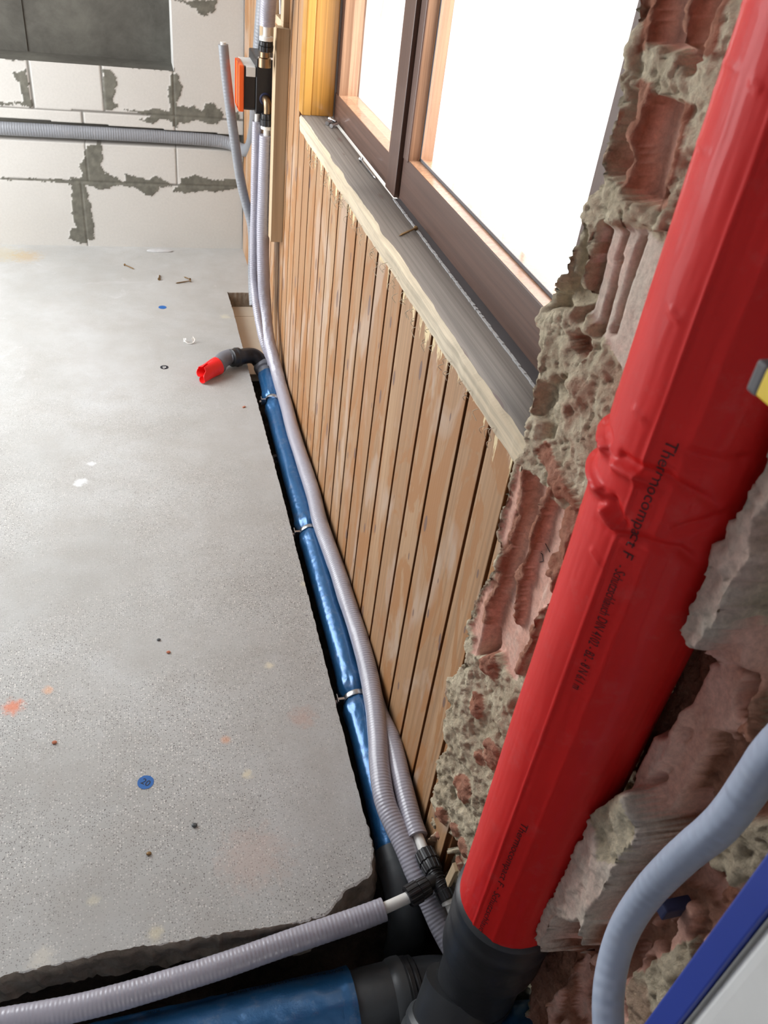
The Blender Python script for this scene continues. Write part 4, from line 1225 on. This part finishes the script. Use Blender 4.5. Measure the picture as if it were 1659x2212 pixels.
# right foreground hose
def depth(u, v, d):
    r = ray(u, v); return CAM + r * d
pts7 = [X(-.020, 1800, 1500), X(-.018, 1725, 1570), X(-.016, 1665, 1632), X(-.014, 1625, 1690), X(-.016, 1560, 1778), X(-.018, 1480, 1846), X(-.022, 1405, 1922), X(-.030, 1352, 2000), X(-.040, 1325, 2080), X(-.050, 1314, 2160), X(-.055, 1316, 2250), X(-.055, 1322, 2350), X(-.05, 1335, 2480)]
h7 = hose('insulated_hose', 'pale blue grey hose curving down in front of the broken bricks, lower right', pts7, .0142, M['hose_right'], seg=48, step=.004,
          fn=lambda s, t: -.0030 * np.exp(-((s - .14) / .006)**2) * np.clip(np.cos(t - 2.2), 0, 1) - .002 * np.exp(-((s - .50) / .005)**2) * np.clip(np.cos(t - 2), 0, 1) + fbm(s * 14, t, 31) * .0008)

# ================================================================== BLACK INSTALLATION BOX on the battens
bx = empty('installation_box', Y(-.90, 570, 245)); tag(bx, 'black plumbing installation box with orange front rim mounted on the battens', 'box')
YF = -.90
zt = Y(YF, 560, 128)[2]; zb_ = Y(YF, 560, 243)[2]
xr = Y(YF, 601, 180)[0]; xm = Y(YF, 553, 180)[0]; xl = Y(YF, 524, 190)[0]; xo = Y(YF, 519, 190)[0]
mb = MB(); mb.box(xm, xr, YF, YF + .17, zb_ - .004, zt); mb.build('back_housing', M['black'], bx, .004, 3)
mb = MB(); mb.box(xl, xm + .004, YF + .006, YF + .105, zb_ + .002, zt - .022); mb.build('front_housing', M['black'], bx, .010, 4)
mb = MB(); mb.box(xl - .004, xl + .004, YF + .001, YF + .11, zb_ - .002, zt - .018); mb.build('rim', M['orange'], bx, .0035, 2)
mb = MB(); mb.box(xo, xl - .003, YF + .001, YF + .11, zb_ - .002, zt - .018); mb.build('front_cover', M['orange'], bx, .006, 3)
mb = MB(); mb.box(xl + .010, xm - .002, YF - .0002, YF + .02, zt - .045, zt - .0215); mb.box(xl + .004, xm, YF + .02, YF + .14, zt - .0225, zt - .0212)
mb.build('label_sticker', M['paper'], bx)
mb = MB(); mb.box(xm + .008, xr - .012, YF + .003, YF + .03, zt - .012, zt + .001); mb.build('type_plate', M['paper'], bx)
q = X(XB, 572, 118)
qt = np.array([(xm + xr) / 2, YF + .05, zt])
mb = MB(); lathe(mb, (q[0], q[1], q[2] - .03), (0, 0, 1), [(0, .0165), (.022, .0165), (.024, .013), (.036, .013)], 24); fix_normals(mb.build('brass_thread', M['brass'], bx))
nut(X(XB, 574, 109), X(XB, 575, 87), .0185, bx)
mb = MB(); lathe(mb, X(XB, 575, 88), (0, 0, 1), [(0, .017), (.001, .018), (.009, .018), (.010, .017)], 28); fix_normals(mb.build('white_ring', M['white'], bx))
# brass elbow on the near face, nut, ring, into the thick hose
e1 = Y(YF, 573, 214)
tp_ = ptsA[0]
mb = MB(); lathe(mb, e1 + (0, .004, 0), (0, -1, 0), [(0, .0165), (.004, .0165), (.006, .014), (.010, .014)], 28); fix_normals(mb.build('gasket', M['dnavy'], bx))
mb = MB(); tube(mb, [e1 + (0, .002, 0), e1 + (.001, -.012, 0), e1 + (.003, -.024, -.008), e1 + (.004, -.026, -.022), e1 + (.004, -.026, -.042)], .0115, 24, .003); mb.build('brass_elbow', M['brass'], bx)
ne_ = Y(YF - .026, 577, 245)
nut(Y(YF - .026, 577, 272), ne_, .0185, bx)
mb = MB(); lathe(mb, Y(YF - .026, 577, 279), (0, 0, 1), [(0, .017), (.001, .018), (.010, .018), (.011, .017)], 28); fix_normals(mb.build('white_ring', M['white'], bx))
mb = MB(); tube(mb, [Y(YF - .026, 576, 300), Y(YF - .026, 577, 272)], .0095, 20, .01); mb.build('white_pipe', M['white'], bx)
nut(Y(YF + .02, 563, 265), Y(YF + .02, 563, 246), .012, bx)

# battens and cable channel
zt_, zb2 = Y(-1.0, 607, 62)[2], Y(-1.0, 592, 523)[2]
mb = MB(); mb.box(-.036, -.0005, -1.0, -.945, zb2, zt_)
tag(mb.build('batten', M['batten'], None, .0015), 'long pale timber batten on the panelling right of the black box', 'batten', 'pale battens behind the black box')
mb = MB(); mb.box(-.040, -.0005, -.76, -.70, .62, Y(-.76, 590, 60)[2])
tag(mb.build('batten', M['batten'], None, .0015), 'pale timber batten half hidden behind the black box', 'batten', 'pale battens behind the black box')
ch = empty('cable_channel', X(0, 606, 50)); tag(ch, 'narrow timber cable channel on the panelling at the top left of the window', 'cable channel')
ca, cb = X(-.004, 622, 50), X(-.004, 600, 50)
y_a, y_b, zc_ = ca[1] - .0, cb[1] + .02, ca[2]
mb = MB(); mb.box(-.016, -.0005, y_a, y_a + .045, zc_, 2.3); mb.box(-.016, -.0005, y_b - .04, y_b, zc_, 2.3); mb.box(-.016, -.0005, y_a, y_b, zc_ - .02, zc_)
mb.build('lath', M['batten'], ch, .001)
for k in (0, 1):
    mb = MB(); ym = (y_a + y_b) / 2 + (k - .5) * .03
    tube(mb, [(-.006, ym, zc_ + .005), (-.008, ym + .008, zc_ + .1), (-.006, ym - .004, zc_ + .3), (-.006, ym, 2.2)], .004, 10, .02); mb.build('wire', M['wire'] if k else M['ink'], ch)

# ================================================================== SMALL THINGS
def screw(name, p, q, r, mat, label, grp=None, lift=True):
    """p = head, q = tip"""
    p, q = np.array(p, float), np.array(q, float)
    if lift: p[2] += r * 2.1; q[2] += r
    root = empty(name, p); tag(root, label, 'screw', grp)
    L = np.linalg.norm(q - p)
    prof = [(0, r * .4), (.0004, r * 2.1), (r * .8, r * 2.1), (r * 2.2, r)]
    n_ = max(8, int((L - r * 6) / (r * .9)))
    for i in range(n_):
        h = r * 2.4 + (L - r * 5) * i / n_
        prof.append((h, r * (1.12 if i % 2 and i > n_ * .35 else .82)))
    prof.append((L, .0001))
    mb = MB(); lathe(mb, p, q - p, prof[4:], 12); fix_normals(mb.build('shank', mat, root))
    mb = MB(); lathe(mb, p, q - p, prof[:4] + [(r * 2.4, r * .8)], 16); fix_normals(mb.build('head', mat, root))
    return root
G1 = 'rusty screws on the slab near the back wall'
screw('wood_screw', Z(0, 269, 574), Z(0, 291, 583), .0022, M['rust'], 'leftmost rusty screw on the slab, nearest the back wall', G1)
screw('wood_screw', Z(0, 344, 606), Z(0, 345, 595), .0026, M['rust'], 'short rusty screw on the slab pointing to the back wall', G1)
screw('wood_screw', Z(0, 412, 609), Z(0, 379, 613), .0022, M['rust'], 'long rusty screw lying crosswise, in the crossed pair on the slab', G1)
screw('wood_screw', Z(.0, 411, 606), Z(.0, 397, 599), .0022, M['rust'], 'shorter rusty screw of the crossed pair on the slab', G1)
ZS = .8108
screw('wood_screw', Z(ZS, 898, 498), Z(ZS, 861, 512), .0021, M['rust'], 'brown screw lying across the window board below the right sash')
screw('wood_screw', Z(ZS, 779, 349), Z(ZS, 811, 388), .0024, M['steel'], 'silver screw on the window board along the left window frame')
for (a, b, lab) in (((706, 271), (717, 266), 'left steel plug of the little pile on the window board corner'), ((715, 277), (728, 273), 'steel plug nearest the room in the pile on the window board corner'), ((711, 263), (726, 268), 'steel plug against the window frame in the pile on the window board')):
    p, q = Z(ZS, *a), Z(ZS, *b); p[2] += .0048; q[2] += .0048
    if lab.startswith('steel plug against'): p[2] += .003
    mb = MB(); lathe(mb, p, q - p, [(0, .002), (0, .0048), (.004, .0048), (.005, .0038), (np.linalg.norm(q - p) * .8, .0042), (np.linalg.norm(q - p), .003)], 18)
    tag(fix_normals(mb.build('wall_plug', M['steel'])), lab, 'plug', 'steel plugs on the window board')

def disc(name, u, v, r, mat, label, cat='sticker', z=.0006):
    c = Z(0, u, v); mb = MB(); n_ = 40
    vs = [(c[0] + r * (1 + .06 * random.random()) * math.cos(i / n_ * 2 * PI), c[1] + r * (1 + .06 * random.random()) * math.sin(i / n_ * 2 * PI), zz) for zz in (.0002, z) for i in range(n_)]
    fs = [tuple(range(n_, 2 * n_)), tuple(range(n_))[::-1]] + [(i, (i + 1) % n_, n_ + (i + 1) % n_, n_ + i) for i in range(n_)]
    mb.add(vs, fs); o = mb.build(name, mat); 
    if label: tag(o, label, cat)
    return o, c
o, c = disc('floor_sticker', 314.5, 1690, .0135, M['sticker'], 'round blue sticker numbered 20 on the slab')
V, Fc = text_mesh('20', .0165)
V[:, 0] -= V[:, 0].mean() - .0; V[:, 1] -= (V[:, 1].max() + V[:, 1].min()) / 2
ang = -.62
mb = MB(); mb.add(np.stack([c[0] + V[:, 0] * math.cos(ang) - V[:, 1] * math.sin(ang), c[1] + V[:, 0] * math.sin(ang) + V[:, 1] * math.cos(ang), np.full(len(V), .0009)], -1), Fc)
mb.build('lettering', M['ink'], o)
disc('floor_sticker', 351, 664, .0135, M['sticker'], 'plain round blue sticker on the slab before the trench end')
o, c = disc('floor_sticker', 355, 793.5, .0125, M['ink'], 'small dark round sticker with a pale mark on the slab')
mb = MB(); mb.obox((c[0], c[1], .0008), (1, 0, 0), (0, 1, 0), (0, 0, 1), .010, .006, .0004); mb.box(c[0] - .004, c[0] + .001, c[1] - .008, c[1] + .006, .0006, .0010); mb.build('pale_mark', M['paper'], o)
# scrap of clear film
q = Z(0, 411, 741); mb = MB()
tube(mb, [q + (-.020, .010, .012), q + (-.016, .0, .006), q + (-.008, -.007, .0022), q + (.004, -.008, .002), q + (.012, -.002, .004), q + (.016, .004, .010), q + (.010, .012, .018)], .0018, 8, .003)
mb.obox(q + (.011, .004, .010), (.8, .5, .2), (-.2, .6, .7), (.2, -.6, .6), .010, .016, .001)
mb.obox(q + (-.017, .006, .008), (.8, -.5, .2), (.2, .5, .8), (0, .6, -.6), .008, .012, .001)
tag(mb.build('plastic_scrap', M['white']), 'curled scrap of clear white plastic on the slab near the red cap', 'scrap')
def pebble(u, v, r, mat, label, z=0.0):
    c = Z(z, u, v); mb = MB(); bm = bmesh.new(); bmesh.ops.create_icosphere(bm, subdivisions=2, radius=r)
    vs = [(c[0] + w.co.x * (1.1 + .2 * random.random()), c[1] + w.co.y, c[2] + r * .55 + w.co.z * .55) for w in bm.verts]
    fs = [tuple(w.index for w in f.verts) for f in bm.faces]; bm.free()
    mb.add(vs, fs); o = mb.build('pebble', mat); tag(o, label, 'pebble'); return o
pebble(118, 1605, .0038, M['clay'], 'tiny red brown brick crumb on the left of the slab')
pebble(322, 1845, .0036, M['rust'], 'small brown pebble on the slab in front of the numbered sticker')
pebble(420, 1784, .0042, M['dgrey'], 'tiny dark grey crumb on the slab right of the numbered sticker')
pebble(343, 1383, .0034, M['dgrey'], 'upper dark crumb in the middle of the slab')
pebble(364, 1410, .0036, M['clay'], 'lower dark red crumb in the middle of the slab')
q = Z(0, 527, 880); mb = MB(); mb.obox(q + (0, 0, .0016), (.8, .6, 0), (-.6, .8, 0), (0, 0, 1), .010, .005, .003)
tag(mb.build('wood_chip', M['clay'], None, .0008), 'small red brown chip on the slab beside the trench', 'chip')
# plaster lumps along the back wall foot
for (u, v, w_, lab) in ((345, 543, .05, 'flat grey mortar lump at the foot of the back wall, right one'), (289, 532, .016, 'small grey mortar lump at the foot of the back wall, left of the flat one')):
    c = Z(0, u, v); bm = bmesh.new(); bmesh.ops.create_icosphere(bm, subdivisions=3, radius=1)
    vs = [(c[0] + p.co.x * w_ * (1 + .12 * random.random()), c[1] + p.co.y * w_ * .30, .002 + p.co.z * .007 * (1 + .2 * random.random())) for p in bm.verts]
    fs = [tuple(p.index for p in f.verts) for f in bm.faces]; bm.free(); mb = MB(); mb.add(vs, fs)
    tag(mb.build('mortar_lump', M['putty']), lab, 'mortar')
# timber offcut at the foot of the panelling by the tee
a = X(-.004, 968, 1855)
mb = MB(); mb.obox(X(-.008, 976, 1890), (1, 0, 0), (0, 1, .12), (0, -.12, 1), .006, .014, .06)
tag(mb.build('timber_wedge', M['batten'], None, .001), 'thin timber wedge at the panelling foot between tee and red pipe', 'wedge')
# wood shavings hanging off the torn window board edge
mb = MB()
for k in range(90):
    y = -1.35 - 1.35 * random.random(); z = .778 + (random.random() - .7) * .03
    L = .004 + .010 * random.random(); a = random.random() * 6
    p0 = np.array([-.0115, y, z])
    tube(mb, [p0, p0 + (-.003, .3 * L, -L * .3), p0 + (-.004 + .002 * math.cos(a), .6 * L, -L * .8), p0 + (-.001, .4 * L * math.sin(a), -L * 1.3)], .0005, 5, .003)
mb.build('splinters', M['rawwood'], board)['kind'] = 'stuff'

# ================================================================== RIGHT EDGE: blue frame, white panel, spirit level
PX = -.10
ya_ = X(PX, 1524, 2026)[1]; yb_ = X(PX, 1565, 2083)[1]
fr_ = empty('mounting_frame', (PX, (ya_ + yb_) / 2, -.2)); tag(fr_, 'blue steel mounting frame post with a white panel at the lower right corner', 'frame')
mb = MB(); mb.box(PX, PX + .02, yb_, ya_, -.19, 1.085)
mb.build('post', M['navy'], fr_, .0015)
mb = MB(); mb.box(PX, PX + .02, -3.95, yb_ - .0002, 1.065, 1.085)
mb.build('top_rail', M['navy'], fr_, .001)
mb = MB(); mb.box(PX + .003, PX + .016, -3.9, yb_ - .001, .42, 1.05)
mb.build('white_panel', M['paper'], fr_, .012, 4)
mb = MB(); mb.box(PX + .003, PX + .016, yb_ - .05, yb_ - .001, -.1, .41)
mb.build('lower_plate', M['dgrey'], fr_, .002)
q = X(.02, 1458, 1960)
mb = MB(); mb.obox(q, (1, 0, 0), (0, 1, 0), (0, 0, 1), .03, .012, .016)
tag(mb.build('blue_bracket', M['dnavy'], None, .002), 'small blue bracket in the brick hole beside the blue frame post', 'bracket')
xl_ = -.145
pa, pb = X(xl_, 1612, 838), X(xl_, 1637, 776)
lv = empty('spirit_level', (xl_, -3.25, pa[2])); tag(lv, 'yellow spirit level with dark end cap reaching in from the right edge', 'spirit level')
hh = pb[2] - pa[2]; ycap = (pa[1] + pb[1]) / 2
mb = MB(); mb.box(xl_, xl_ + .024, ycap - .62, ycap - .006, pa[2], pb[2]); mb.build('body', M['yellow'], lv, .0015)
mb = MB(); mb.box(xl_ - .0005, xl_ + .0245, ycap - .008, ycap, pa[2] - .0008, pb[2] + .0008); mb.build('end_cap', M['slate'], lv, .002)
